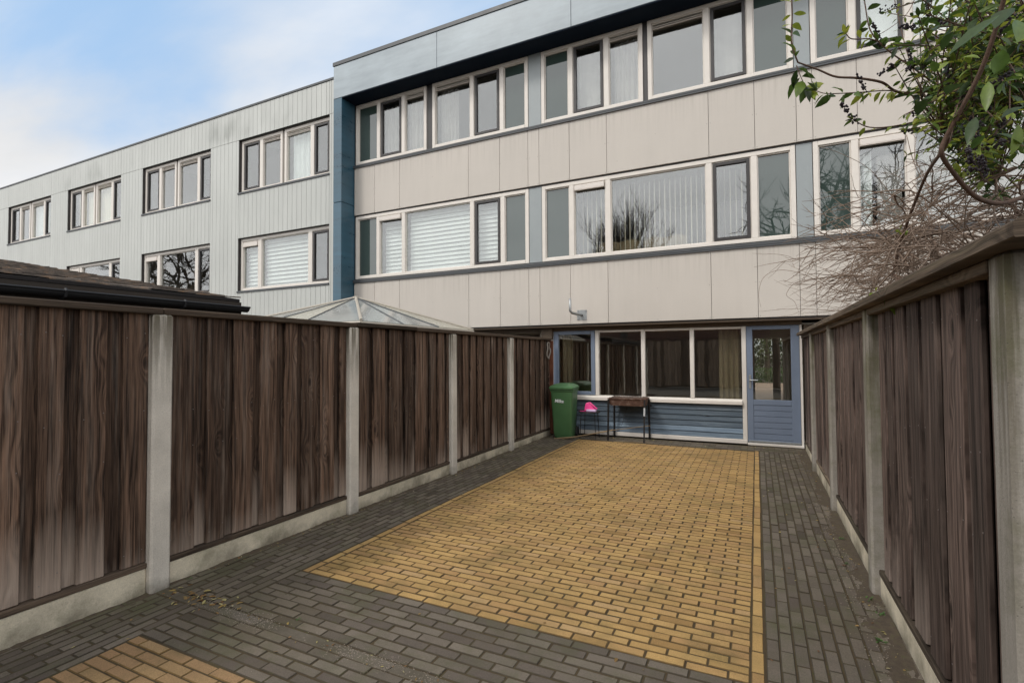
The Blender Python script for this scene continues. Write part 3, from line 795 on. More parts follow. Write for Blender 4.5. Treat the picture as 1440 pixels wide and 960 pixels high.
curtain(-3.18, -2.62, YC+.05, 6.45, 7.75, CURTG, 'grey screen curtain behind the top dark casement above the aerial bracket', .01, .2, 24)
mb = MB(); x = -3.22      # vertical slats, turned edge-on
while x < -.05:
    if abs(x+2.546) > .05 and abs(x+.706) > .05:
        a = rad(90+10+random.uniform(-3, 3))+math.atan2(-x, 9.78); w = .044
        mb.quad((x-w*math.cos(a), YC+.03-w*math.sin(a), 3.57), (x+w*math.cos(a), YC+.03+w*math.sin(a), 3.57), (x+w*math.cos(a), YC+.03+w*math.sin(a), 4.93), (x-w*math.cos(a), YC+.03-w*math.sin(a), 4.93))
    x += .095
tag(mb.build('window_blind', BLINDC, recalc=False), 'open vertical slat blind across the middle floor window above the barbecue', 'blind')
curtain(2.28, 4.1, YC, 3.55, 4.95, CURTG, 'grey curtain behind the wide middle floor pane at the twiggy shrub', .02, .22, 3)
curtain(1.80, 2.12, YC+.05, 3.55, 4.78, CURTG, 'grey strip curtain inside the vented middle floor pane at the twiggy shrub', .015, .16, 4)
curtain(1.54, 1.72, YC, 3.55, 4.85, BLIND, 'bunched white curtain at the edge of the vented pane above the right fence', .03, .09, 5)
mb = MB(); mb.box(1.53, 2.15, YC, YC+.01, 6.44, 7.85); tag(mb.build('roller_blind', m_plain('roller_white', (.80, .82, .80), .7, .03)), 'lowered white roller blind behind the top floor dark casement among the leaves', 'blind')
mb = MB(); mb.box(2.27, 2.98, YC, YC+.01, 6.44, 7.85); tag(mb.build('roller_blind', bpy.data.materials['roller_white']), 'lowered white roller blind in the top floor bay half hidden by leaves', 'blind')
curtain(-3.68, -3.42, GY+.16, .05, 2.05, CURT, 'beige curtain drawn aside in the blue casement behind the green bin', .03, .10, 6)
curtain(-.62, -.26, GY+.16, .05, 2.05, CURT, 'beige curtain hanging beside the blue back door', .025, .09, 7)
for (x0, x1, lb) in ((-2.92, -2.10, 'beige armchair back behind the vertical slats, nearer the grey pillar'), (-2.0, -1.18, 'beige armchair back at the middle of the wide slatted window')):
    t = thing('armchair', ((x0+x1)/2, 10.75, 2.89), lb, 'armchair', 'armchairs behind the slatted window')
    mb = MB(); n = 10; prof = []
    for i in range(n+1):
        u = i/n; prof.append((x0+(x1-x0)*u, 3.90+.05*math.sin(math.pi*u*1.0)+.03*math.sin(u*9)))
    mb.prism([(x0, 3.2)] + prof + [(x1, 3.2)], 10.2, 10.42, 'y'); mb.build('backrest', SOFA, t)
    mb = MB(); mb.box(x0, x1, 10.43, 11.1, 3.2, 3.42, .5, .04); mb.build('seat', SOFA, t)
    for x in (x0+.06, x1-.06):
        for y in (10.3, 11.0): mb = MB(); mb.box(x-.02, x+.02, y-.02, y+.02, 2.89, 3.2); mb.build('leg', TIMB, t)

# ------------------------------------------------------------------ grey block on the left
NY = 9.56
gbld = thing('apartment_block', (-20, NY, 0), 'pale grey block with vertical boarding, left of the blue column', 'building')
wins = []     # (x0,x1,z0,z1)
for k in range(5):
    xa = -13.46-4.853*k; wins.append((xa, xa+3.57, 6.375, 7.915)); wins.append((xa, xa+3.57, 3.515, 5.045))
mb = MB(); bw = .178; x = -9.29
def strip(a, b, z0, z1):
    mb.box(a+.004, b-.003, NY, NY+.02, z0, z1, random.random(), .003)
while x > -38:
    a, b = x-bw, x
    cuts = []
    cut_x = [e for w in wins for e in (w[0], w[1]) if a+.01 < e < b-.01]
    seg = sorted([a, b] + list(set(round(e, 4) for e in cut_x)))
    for s0, s1 in zip(seg[:-1], seg[1:]):
        mid = (s0+s1)/2; hit = sorted([(w[2], w[3]) for w in wins if w[0] < mid < w[1]])
        z = 0.0
        for (h0, h1) in hit:
            if h0 > z: strip(s0, s1, z, h0)
            z = h1
        if z < 7.92:
            strip(s0, s1, z, 7.915); z = 7.922
        strip(s0, s1, max(z, 7.922), 8.80)
    x -= bw
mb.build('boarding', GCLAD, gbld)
mb = MB(); mb.box(-38, -9.29, NY-.02, NY+.05, 8.803, 8.86, .5, .004)
for w in wins:
    if w[2] > 5 or True: mb.box(w[0]-.015, w[1]+.01, NY-.025, NY+.10, w[2]-.055, w[2]-.003, .5, .003)
mb.build('trim', TRIM, gbld)
mb = MB(); zs = [0, 3.46, 5.045, 6.32, 7.915, 8.80]
mb.box(-38, -9.3, NY+.022, NY+.035, 0, 3.46); mb.box(-38, -9.3, NY+.022, NY+.035, 5.046, 6.32); mb.box(-38, -9.3, NY+.022, NY+.035, 7.916, 8.80)
xx = [-38] + sorted([e for w in wins[::2] for e in (w[0], w[1])]) + [-9.3]
for a, b in zip(xx[::2], xx[1::2]):
    mb.box(a, b, NY+.022, NY+.035, 3.46, 5.045); mb.box(a, b, NY+.022, NY+.035, 6.32, 7.915)
for w in wins:                            # reveals
    mb.box(w[0]-.005, w[0]+.012, NY+.036, NY+.22, w[2], w[3]); mb.box(w[1]-.002, w[1]+.014, NY+.036, NY+.22, w[2], w[3]); mb.box(w[0]+.012, w[1]-.002, NY+.036, NY+.22, w[3]-.010, w[3]+.004)
mb.build('reveal', SASH, gbld)
mb = MB(); mb.box(-38, -9.3, NY+.04, 17.5, 8.72, 8.80); mb.build('roof', BITU, gbld)
for i, (x0, x1, z0, z1) in enumerate(wins):
    o = .035
    if z0 > 5:
        window(gbld, x0+.02, x0+1.72, z0, z1-.012, NY+.085, [x0+.86], ['sash', 'slot'], fw=.085, mw=.13)
        window(gbld, x0+1.80, x1-.004, z0, z1-.012, NY+.085, [x0+2.86], ['slot', 'sash'], fw=.085, mw=.13)
    else:
        window(gbld, x0+.02, x1-.004, z0, z1-.012, NY+.085, [x0+.82, x0+2.80], ['vent', 'glass', 'sash'], fw=.085, mw=.15, venth=.13, ventout=.01)
mb = MB()
for (z0, z1) in ((0, 2.08), (2.9, 5.6), (5.75, 8.5)):
    mb.box(-38, -9.3, 14.2, 14.3, z0, z1)
    for k in range(6): mb.box(-9.35-4.853*k, -9.30-4.853*k, NY+.24, 14.2, z0, z1)
mb.build('interior_wall', ROOMW, gbld)
mb = MB()
for z in (2.85, 5.62, 8.5): mb.box(-38, -9.36, NY+.24, 14.2, z, z+.05)
mb.build('ceiling', ROOMC, gbld)
mb = MB(); mb.box(-38, -37.9, NY+.04, 17.5, 0, 8.7); mb.box(-38, -9.4, 17.4, 17.5, 0, 8.7); mb.build('back_wall', GCLAD, gbld)
yb_ = NY+.28
venetian(-12.58, -10.72, yb_, 3.6, 4.9, .115, 1.12, BLIND, 'closed white slat blind in the large lower window pane beside the blue column')
venetian(-13.34, -12.7, yb_, 3.6, 4.8, .115, 1.12, BLIND, 'closed white slat blind in the narrow vented lower pane of the grey block')
curtain(-22.3, -21.55, yb_, 6.45, 7.8, BLINDC, 'cream curtain in the vented pane of the second top window from the left', .02, .12, 11)
curtain(-21.4, -20.4, yb_, 6.45, 7.8, BLINDC, 'cream curtain in the widest pane of the second top window from the left', .02, .12, 12)
curtain(-22.95, -22.4, yb_, 6.45, 7.8, BLINDC, 'cream curtain in the casement of the second top window from the left', .02, .12, 14)
curtain(-26.3, -25.2, yb_, 6.45, 7.8, BLIND, 'white net curtain in the leftmost top window of the grey block', .02, .12, 13)
curtain(-11.5, -10.85, yb_, 6.45, 7.8, BLIND, 'white net curtain in the wide top pane of the grey block beside the blue column', .03, .2, 15)

# ------------------------------------------------------------------ shed behind the left fence
sh = thing('garden_shed', (-6.8, 1.0, 0), 'dark shed with mossy bitumen shingle roof behind the left fence', 'shed')
mb = MB(); xe, ze, xb, zb = -4.36, 2.150, -9.35, 2.960; ya, yz = -2.0, 3.12
n = 22
for i in range(n):          # overlapping shingle rows, uneven lower edge
    t0, t1 = i/n, (i+1.25)/n
    y = ya
    while y < yz:
        w = random.uniform(.25, .36); y1 = min(y+w, yz+random.uniform(-.02, .02)); k = random.uniform(-.012, .012)
        xa, za = xe+(xb-xe)*t0 + k, ze+(zb-ze)*t0; xc, zc = xe+(xb-xe)*t1, ze+(zb-ze)*t1
        l = random.uniform(.010, .022)
        p = [(xa, y, za+l), (xa, y1-.004, za+l+random.uniform(-.004, .006)), (xc, y1-.004, zc+.003), (xc, y, zc+.003)]
        q = [(a, b, c_-.011) for (a, b, c_) in p]; m0 = len(mb.v); r_ = random.random()
        mb.v += [Vector(v) for v in p+q]
        for f in ((0, 1, 2, 3), (7, 6, 5, 4), (0, 4, 5, 1), (1, 5, 6, 2), (2, 6, 7, 3), (3, 7, 4, 0)): mb.face([m0+i_ for i_ in f], r_)
        y = y1
mb.build('roof', BITU, sh)
mb = MB(); mb.prism([(xe+.03, ze-.03), (xe+.03, ze-.008), (xb, zb-.012), (xb, zb-.10), (xe-.05, ze-.10)], ya, yz-.02, 'y'); mb.build('roof_deck', m_plain('shed_deck', (.016, .013, .012), .9, .3, 5), sh)
mb = MB(); ring = []
for yy in (ya, yz+.02):
    R = []
    for k in range(9):
        a = math.pi*(k/8); R.append((xe+.075+.045*math.cos(a+math.pi), yy, 2.062+.042*math.sin(a+math.pi)))
    for k in range(9):
        a = math.pi*(1-k/8); R.append((xe+.075+.039*math.cos(a+math.pi), yy, 2.062+.036*math.sin(a+math.pi)))
    ring.append(R)
mb.loft(ring); mb.tube([(xe+.122, ya, 2.064), (xe+.122, yz+.02, 2.064)], .008, 8)
gt = mb.build('gutter', GUTT, sh)
for y in (.6, 1.75, 2.55):
    mb = MB(); mb.tube([(xe+.02, y, 2.07), (xe+.032, y, 2.024), (xe+.075, y, 2.012), (xe+.118, y, 2.026), (xe+.128, y, 2.066), (xe+.112, y, 2.078)], .009, 6); mb.build('gutter_bracket', GUTT, gt)
mb = MB(); mb.box(-9.2, -4.55, ya+.1, 3.0, 0, 2.04, .5); mb.build('wall', WOOD, sh)
mb = MB(); mb.box(xe-.02, xe+.025, ya, yz, 1.98, 2.115, .5); mb.build('fascia_board', m_plain('shed_fascia', (.035, .026, .019), .8, .3, 5), sh)

# ------------------------------------------------------------------ glass pyramid pavilion
pv = thing('garden_pavilion', (-6.1, 6.5, 0), 'low pyramid roof of glass and beige panels showing above the left fence', 'pavilion')
A = Vector((-6.1, 6.5, 2.60)); s = 1.45; ze = 2.075
Cn = [Vector((A.x+a*s, A.y+b*s, ze)) for (a, b) in ((-1, -1), (1, -1), (1, 1), (-1, 1))]
glass_b, beige_b, bars = MB(), MB(), MB()
for i in range(4):
    p, q = Cn[i], Cn[(i+1) % 4]
    cuts = [0, .3, .62, 1.0]
    for k in range(3):
        a, b = p.lerp(q, cuts[k]), p.lerp(q, cuts[k+1])
        n_ = (q-p).cross(A-p).normalized(); th = n_*.012
        tgt = beige_b if (i, k) in ((0, 1), (1, 2), (2, 0)) else glass_b
        m0 = len(tgt.v); tgt.v += [a, b, A, a-th, b-th, A-th]
        for f in ((0, 1, 2), (5, 4, 3), (0, 3, 4, 1), (1, 4, 5, 2), (2, 5, 3, 0)): tgt.face([m0+f_ for f_ in f], .5)
        if k: bars.tube([a+n_*.004, A+n_*.004], .009, 4)
glass_b.build('roof_glass', PCARB, pv); beige_b.build('roof_panel', PCARB2, pv)
hb = MB()
for p in Cn: hb.tube([p+Vector((0, 0, .006)), A+Vector((0, 0, .006))], .022, 6)
hb.build('hip_bar', ALU, pv); bars.build('glazing_bar', TRIM, pv)
mb = MB()
for i in range(4): mb.tube([Cn[i]-Vector((0, 0, .03)), Cn[(i+1) % 4]-Vector((0, 0, .03))], .025, 6)
mb.build('eave_beam', ALU, pv)
mb = MB(); mb.tube([A-Vector((0, 0, .03)), A+Vector((0, 0, .02)), A+Vector((0, 0, .03))], [.06, .05, .01], 8); mb.build('finial', ALU, pv)
for p in Cn:
    mb = MB(); k = A.lerp(p, .94); mb.box(k.x-.04, k.x+.04, k.y-.04, k.y+.04, 0, ze+.02); mb.build('post', ALU, pv)

# ------------------------------------------------------------------ wheelie bin
bx, by = -3.40, 9.34
bn = thing('wheelie_bin', (bx, by, 0), 'green wheelie bin with white handwriting standing at the end of the left fence', 'wheelie bin')
def rrect(cx, cy, hx, hy, z, r, rot=0.):
    P = []
    for (qx, qy, a0) in ((1, 1, 0), (-1, 1, 90), (-1, -1, 180), (1, -1, 270)):
        for k in range(4):
            a = rad(a0+k*30); P.append((cx+qx*(hx-r)+r*math.cos(a), cy+qy*(hy-r)+r*math.sin(a), z))
    return P
def rz_all(mb, ang, c):
    ca, sa = math.cos(ang), math.sin(ang)
    for v in mb.v:
        x, y = v.x-c[0], v.y-c[1]; v.x = c[0]+x*ca-y*sa; v.y = c[1]+x*sa+y*ca
BR = rad(6)
mb = MB(); mb.loft([rrect(bx, by+.04, .165, .20, .02, .03), rrect(bx, by+.02, .18, .215, .10, .04), rrect(bx, by, .215, .255, .90, .04), rrect(bx, by, .232, .268, .915, .04), rrect(bx, by, .232, .268, .955, .04)])
rz_all(mb, BR, (bx, by)); body = mb.build('bin_body', BIN, bn, autosm=35)
mb = MB(); mb.loft([rrect(bx, by-.012, .245, .285, .957, .05), rrect(bx, by-.012, .247, .287, .985, .05), rrect(bx, by-.005, .225, .262, 1.015, .06), rrect(bx, by+.02, .15, .18, 1.052, .07), rrect(bx, by+.03, .05, .07, 1.062, .04)])
rz_all(mb, BR, (bx, by)); lid = mb.build('lid', BIN, bn, autosm=40)
mb = MB(); mb.tube([(bx-.15, by+.27, .98), (bx-.15, by+.33, .99), (bx+.15, by+.33, .99), (bx+.15, by+.27, .98)], .014, 8); rz_all(mb, BR, (bx, by)); mb.build('handle', BIN, bn)
for sx in (-1, 1):
    mb = MB(); mb.tube([(bx+sx*.175, by+.22, .10), (bx+sx*.215, by+.22, .10)], .10, 18); rz_all(mb, BR, (bx, by)); mb.build('wheel', RUBB, bn)
cu = bpy.data.curves.new('txt', 'FONT'); cu.body = 'Milka'; cu.size = .082; cu.shear = .12; cu.extrude = .0015; cu.offset = .0022; cu.align_x = 'CENTER'
to = bpy.data.objects.new('txt', cu); COL.objects.link(to)
bpy.context.view_layer.update()
me = bpy.data.meshes.new_from_object(to.evaluated_get(bpy.context.evaluated_depsgraph_get())); bpy.data.objects.remove(to)
me.materials.clear(); me.materials.append(INK)
wr = bpy.data.objects.new('handwriting', me); COL.objects.link(wr); wr.parent = bn
wr.matrix_local = Matrix.Rotation(BR, 4, 'Z') @ Matrix.Translation((-.045, -.2505, .700)) @ Matrix.Rotation(rad(90-2.8), 4, 'X') @ Matrix.Rotation(rad(-3), 4, 'Z')

# ------------------------------------------------------------------ plant stool with the pink tray
stl = thing('side_table', (-2.93, 9.45, 0), 'thin black metal side table between the green bin and the barbecue', 'side table')
mb = MB(); mb.tube([(-2.93, 9.45, .497), (-2.93, 9.45, .513)], .20, 28); mb.tube([(-2.93+.2*math.cos(a*.2244), 9.45+.2*math.sin(a*.2244), .508) for a in range(29)], .008, 6); mb.build('table_top', BLKM, stl, autosm=40)
for (ax, ay) in ((-.15, -.15), (.16, -.14), (.15, .14), (-.15, .14)):
    mb = MB(); mb.tube([(-2.93+ax*.85, 9.45+ay*.85, .50), (-2.93+ax, 9.45+ay, 0)], .0075, 6); mb.build('leg', BLKM, stl)
pk = thing('dustpan', (-2.90, 9.43, .514), 'pink and lavender plastic dustpan lying on the black side table', 'dustpan')
mb = MB()
mb.loft([[(-3.00, 9.36, .535), (-2.80, 9.36, .535), (-2.80, 9.50, .535), (-3.00, 9.50, .535)], [(-3.00, 9.37, .60), (-2.80, 9.37, .565), (-2.80, 9.50, .565), (-3.00, 9.50, .60)], [(-2.985, 9.39, .675), (-2.93, 9.39, .68), (-2.93, 9.49, .68), (-2.985, 9.49, .675)]])
mb.tube([(-2.975, 9.40, .672), (-2.90, 9.40, .69), (-2.80, 9.41, .60), (-2.765, 9.41, .575)], .012, 6); mb.build('scoop', PINK, pk, autosm=50)
mb = MB(); mb.box(-2.965, -2.77, 9.33, 9.40, .5145, .565, .5, .012); mb.build('brush', LAV, pk)
mb = MB(); mb.box(-3.10, -2.96, 9.37, 9.41, .5145, .531, .5, .006); mb.build('handle', PINK, pk)

# ------------------------------------------------------------------ barbecue
bq = thing('barbecue', (-2.19, 9.52, 0), 'rusty trough barbecue on four black legs in front of the ground floor window', 'barbecue')
mb = MB(); x0, x1, y0, y1 = -2.53, -1.84, 9.34, 9.70
zt, zb_ = .795, .655
outer = [[(x0+.03, y0+.04, zb_), (x1-.03, y0+.04, zb_), (x1-.03, y1-.04, zb_), (x0+.03, y1-.04, zb_)], [(x0, y0, zt), (x1, y0, zt), (x1, y1, zt), (x0, y1, zt)], [(x0+.006, y0+.006, zt), (x1-.006, y0+.006, zt), (x1-.006, y1-.006, zt), (x0+.006, y1-.006, zt)], [(x0+.035, y0+.045, zb_+.006), (x1-.035, y0+.045, zb_+.006), (x1-.035, y1-.045, zb_+.006), (x0+.035, y1-.045, zb_+.006)]]
mb.loft(outer); mb.box(x0-.012, x1+.012, y0-.012, y0-.001, zt-.012, zt+.004); mb.box(x0-.012, x1+.012, y1+.001, y1+.012, zt-.012, zt+.004)
mb.build('tray', RUST, bq)
legs = ((x0+.01, y0-.012, -2.535, 9.32), (x0+.03, y1-.02, -2.52, 9.74), (x1-.01, y0-.012, -1.865, 9.31), (x1-.0, y1-.02, -1.845, 9.74))
for i, (a, b, c_, d_) in enumerate(legs):
    mb = MB(); mb.tube([(a, b, zt-.02), (c_, d_, 0)], .019, 4); lg = mb.build('leg', BLKM, bq)
    if i == 2:
        t0, t1 = Vector((a, b, zt-.02)), Vector((c_, d_, 0)); mb = MB(); mb.tube([t0.lerp(t1, .18), t0.lerp(t1, .37)], .021, 4); mb.build('tape', TAPE, lg)
mb = MB()
for k in range(13):
    x = x0+.04+k*(x1-x0-.08)/12; mb.tube([(x, y0-.02, zt+.012), (x, y1+.02, zt+.012)], .003, 4)
mb.tube([(x0+.02, y0, zt+.012), (x1-.02, y0, zt+.012)], .004, 5); mb.tube([(x0+.02, y1, zt+.012), (x1-.02, y1, zt+.012)], .004, 5)
mb.tube([(x0+.08, 9.40, zt+.02), (x0+.2, 9.42, zt+.05), (x0+.45, 9.45, zt+.04), (x1+.05, 9.46, zt+.025)], .004, 5)
mb.tube([(x0+.05, 9.38, zt-.02), (x0+.1, 9.36, zt+.05), (x0+.14, 9.37, zt+.04), (x0+.12, 9.35, zt-.03), (x0+.07, 9.35, zt-.01)], .004, 5)
mb.build('grill_rack', m_plain('rack_metal', (.10, .075, .06), .6, .3, 20, metal=.5), bq)
mb = MB(); mb.tube([(-2.2, 9.5, .655), (-2.24, 9.45, .5), (-2.28, 9.4, .32), (-2.30, 9.42, .28)], .0035, 5); mb.build('poker', BLKM, bq)
def stick(pts, r, label):
    mb = MB(); mb.tube(pts, r, 6); return tag(mb.build('garden_cane', CANE), label, 'cane', 'canes lying against the barbecue')
stick([(-3.50, 9.03, .016), (-3.1, 9.16, .06), (-2.75, 9.28, .13), (-2.45, 9.365, .20)], .011, 'thicker brown cane lying from the bin base up to the barbecue legs')
stick([(-3.35, 9.06, .012), (-2.9, 9.21, .10), (-2.4, 9.37, .20), (-1.78, 9.47, .30)], .006, 'thin brown cane reaching across all the barbecue legs')
stick([(-2.40, 9.20, .008), (-2.0, 9.30, .012), (-1.75, 9.35, .010)], .005, 'short thin cane lying flat on the paving under the barbecue')

# aerial bracket
ab = thing('wall_bracket', (-3.08, PY, 2.40), 'galvanised aerial bracket on the white panel above the green bin', 'bracket')
mb = MB(); mb.box(-3.185, -2.985, PY-.008, PY-.001, 2.295, 2.495, .5, .003)
for (x, z) in ((-3.165, 2.475), (-3.005, 2.475), (-3.165, 2.315), (-3.005, 2.315)): mb.tube([(x, PY-.008, z), (x, PY-.02, z)], .012, 6)
mb.build('plate', STEEL, ab)
mb = MB(); mb.tube([(-3.085, PY-.006, 2.395), (-3.12, PY-.12, 2.40), (-3.20, PY-.27, 2.425), (-3.225, PY-.30, 2.46), (-3.225, PY-.30, 2.70)], .025, 10); mb.build('arm', STEEL, ab, smooth=True)
# hose loop on the fence end
mb = MB(); P = []
for k in range(26):
    a = k/25*6.6; P.append((-3.735-.012*math.sin(k), 9.36+.075*math.cos(a), 1.70+.16*math.sin(a)))
mb.tube(P, .014, 7); tag(mb.build('hose', HOSE, smooth=True), 'coiled grey hose hanging at the far end of the left fence', 'hose')

# ------------------------------------------------------------------ evergreen shrub leaning over the right fence
shrub = thing('evergreen_shrub', (1.25, 2.7, 0), 'leafy evergreen shrub with dark berries hanging over the right fence', 'shrub')
br, lv, be = MB(), MB(), MB()
def spline(pts, n=6):
    pts = [Vector(p) for p in pts]; out = []
    for i in range(len(pts)-1):
        p0, p1, p2, p3 = pts[max(i-1, 0)], pts[i], pts[i+1], pts[min(i+2, len(pts)-1)]
        for k in range(n):
            t = k/n; out.append(.5*((2*p1)+(-p0+p2)*t+(2*p0-5*p1+4*p2-p3)*t*t+(-p0+3*p1-3*p2+p3)*t**3))
    out.append(pts[-1]); return out
def rvec(s=1.): return Vector((random.gauss(0, s), random.gauss(0, s), random.gauss(0, s)))
def leaves_along(P, step, L, young=.2, start=.0, hang=.5, clump=True):
    acc = 0; ln = 0; tot = sum((P[i+1]-P[i]).length for i in range(len(P)-1)); side = 1
    for i in range(len(P)-1):
        d = P[i+1]-P[i]; ln += d.length; acc += d.length
        if acc > step and ln > tot*start:
            acc = 0; t = d.normalized(); s = t.cross(Vector((0, 0, 1)))
            if s.length < .1: s = t.orthogonal()
            s.normalize(); s = (s + rvec(.35)).normalized()
            yg = random.random() < young
            for q in (1, -1):
                if random.random() < .12: continue
                dirn = (s*q*.8 + t*random.uniform(.1, .8) + Vector((0, 0, random.uniform(-hang, .25))) + rvec(.15)).normalized()
                l = L*random.uniform(.6, 1.15)*(.8 if yg else 1)
                r = random.uniform(.72, 1.) if yg else random.uniform(0, .62)
                lv.leaf(P[i]+dirn*.006, dirn, Vector((0, 0, 1))+rvec(.45), l, l*random.uniform(.36, .48), r, random.uniform(.05, .4), random.uniform(.15, .5))
    if clump:
        t = (P[-1]-P[-2]).normalized()
        for k in range(random.randint(3, 5)):
            dirn = (t+rvec(.55)).normalized(); l = L*random.uniform(.5, .9)
            lv.leaf(P[-1], dirn, Vector((0, 0, 1))+rvec(.5), l, l*.38, random.uniform(.6, 1.) if random.random() < .6 else random.uniform(.1, .5), random.uniform(0, .3), .3)
def berries(p, d, n=22, L=.09, r=.0056):
    d = Vector(d).normalized()
    for k in range(n):
        t = random.random(); c_ = Vector(p)+d*(L*t)+rvec(.007*(1-t*.5)); q = r*random.uniform(.7, 1.25)
        m0 = len(be.v)
        for (a, b, c2) in ((1, 0, 0), (0, 1, 0), (-1, 0, 0), (0, -1, 0), (0, 0, 1), (0, 0, -1)): be.v.append(c_+Vector((a, b, c2*1.25))*q)
        for f in ((0, 1, 4), (1, 2, 4), (2, 3, 4), (3, 0, 4), (1, 0, 5), (2, 1, 5), (3, 2, 5), (0, 3, 5)): be.face([m0+i for i in f], random.random())
def branch(pix, r0, r1, **kw):
    P = spline([at(*q) for q in pix]); n = len(P)
    br.tube(P, [r0+(r1-r0)*i/(n-1) for i in range(n)], 6)
    if kw: leaves_along(P, **kw)
    return P
root = Vector((1.25, 2.7, 0))
# stems from the ground behind the fence
for tgt in (at(1500, 290, 1.95), at(1440, 277, 1.8), at(1470, 200, 2.3), at(1400, 260, 2.6), at(1256, 385, 3.1)):
    mid = root.lerp(tgt, .6)+Vector((.25, .1, .1)); P = spline([root+rvec(.03)*.8, mid, tgt]); br.tube(P, [.016-.008*i/(len(P)-1) for i in range(len(P))], 7)
branch([(1440, 277, 1.8), (1405, 286, 1.75), (1370, 275, 1.7), (1337, 238, 1.65), (1324, 214, 1.62), (1333, 188, 1.6), (1377, 105, 1.5), (1405, 25, 1.42), (1425, -60, 1.35)], .0085, .006)
branch([(1256, 385, 3.1), (1268, 335, 3.0), (1300, 252, 2.6), (1328, 208, 1.75), (1333, 190, 1.6)], .010, .005)
branch([(1400, 260, 2.6), (1380, 170, 2.5), (1352, 128, 2.4), (1270, 131, 2.35), (1240, 116, 2.3), (1205, 110, 2.3), (1175, 108, 2.3), (1150, 98, 2.3), (1122, 88, 2.3)], .008, .0035)
branch([(1122, 88, 2.3), (1113, 60, 2.3), (1114, 20, 2.3), (1112, -25, 2.28)], .0035, .003, step=.026, L=.066, young=.35, hang=.8)
branch([(1120, 92, 2.3), (1126, 108, 2.3), (1133, 122, 2.3)], .002, .0015, step=.018, L=.095, young=.1, hang=1.3)
branch([(1300, 140, 2.3), (1255, 128, 2.25), (1210, 130, 2.2), (1165, 132, 2.2), (1148, 128, 2.2)], .003, .0015, step=.026, L=.075, young=.3, hang=1.3, start=.2)
P = branch([(1335, 140, 2.2), (1302, 165, 2.15), (1260, 177, 2.1), (1222, 179, 2.1), (1200, 168, 2.1)], .003, .002, step=.04, L=.05, young=.6, start=.0)
berries(at(1205, 172, 2.1), at(1185, 150, 2.1)-at(1205, 172, 2.1), 34, .10)
P = branch([(1330, 130, 2.2), (1290, 100, 2.2), (1250, 72, 2.2), (1225, 45, 2.2), (1217, 10, 2.2), (1213, -20, 2.2)], .004, .002, step=.03, L=.055, young=.3)
berries(at(1243, 66, 2.2), at(1228, 35, 2.2)-at(1243, 66, 2.2), 40, .11)
branch([(1240, 60, 2.2), (1222, 55, 2.2), (1198, 55, 2.2), (1190, 48, 2.2)], .003, .002, step=.024, L=.06, young=.5)
P = branch([(1340, -5, 2.3), (1290, 3, 2.3), (1265, 10, 2.3), (1245, 18, 2.3)], .003, .002, step=.05, L=.035, young=.1)
berries(at(1262, 8, 2.3), at(1240, 15, 2.3)-at(1262, 8, 2.3), 20, .09, .004)
branch([(1290, -10, 2.4), (1275, 20, 2.4), (1245, 44, 2.4), (1220, 55, 2.4)], .0018, .0012)
P = branch([(1312, 90, 2.1), (1302, 62, 2.1), (1305, 30, 2.1), (1312, -5, 2.1)], .003, .002, step=.03, L=.04, young=.2)
berries(at(1303, 30, 2.1), at(1308, -10, 2.1)-at(1303, 30, 2.1), 30, .12)
berries(at(1283, 95, 2.2), at(1278, 70, 2.2)-at(1283, 95, 2.2), 26, .09)
berries(at(1215, 128, 2.2), at(1206, 105, 2.2)-at(1215, 128, 2.2), 24, .085)
berries(at(1368, 240, 1.5), at(1362, 212, 1.5)-at(1368, 240, 1.5), 60, .07, .0045)
berries(at(1385, 250, 1.5), at(1380, 228, 1.5)-at(1385, 250, 1.5), 40, .06, .0045)
# dense mass
random.seed(21)
hubs = [(1400, 260, 2.5), (1352, 128, 2.35), (1440, 150, 2.0), (1400, 60, 2.1), (1460, 60, 2.0), (1330, 190, 2.1)]
for k in range(260):
    h = random.choice(hubs)
    px = random.triangular(1225, 1500, 1400); py = random.uniform(-40, 225)
    lim = 1225+max(0, (py-170))*.9 + max(0, 60-py)*.35
    if px < lim: px = lim+random.uniform(0, 60)
    d = random.uniform(1.5, 2.6); d = max(d, 1.7) if px < 1330 else d
    a = at(*h); b = at(px, py, d); m = a.lerp(b, .5)+rvec(.05)
    P = spline([a, m, b], 7); br.tube(P, [.0035-.0018*i/(len(P)-1) for i in range(len(P))], 5)
    leaves_along(P, .027, random.uniform(.034, .058), young=random.choice((.2, .45, .8)), start=.3, hang=.7)
    if random.random() < .22: berries(b, rvec(1), 22, .07)
# large leaves close to the lens
for (p0, p1, d, w, r) in (((1405, 22), (1322, 74), 1.0, .030, .25), ((1420, 12), (1395, 40), 1.05, .045, .12), ((1340, 45), (1320, 75), 1.15, .03, .15), ((1440, 150), (1402, 165), 1.1, .03, .05),
                         ((1385, 190), (1362, 212), 1.2, .030, .3), ((1440, 205), (1400, 180), 1.15, .04, .2), ((1432, 175), (1425, 225), 1.15, .035, .7), ((1372, 165), (1358, 205), 1.25, .03, .15),
                         ((1390, 115), (1386, 160), 1.2, .03, .65), ((1350, 118), (1328, 132), 1.35, .055, .05), ((1300, 140), (1288, 165), 1.6, .045, .06), ((1410, 70), (1398, 110), 1.2, .045, .45), ((1320, 100), (1335, 80), 1.5, .03, .8), ((1315, 102), (1312, 82), 1.5, .03, .5), ((1378, 82), (1350, 78), 1.3, .03, .75), ((1430, 60), (1440, 15), 1.1, .05, .6)):
    a, b = at(*p0, d), at(*p1, d*random.uniform(.97, 1.05)); lv.leaf(a, b-a, Vector((0, 0, 1))-Fw*.5+rvec(.2), (b-a).length*.85, w*.85, r, .12, .35)
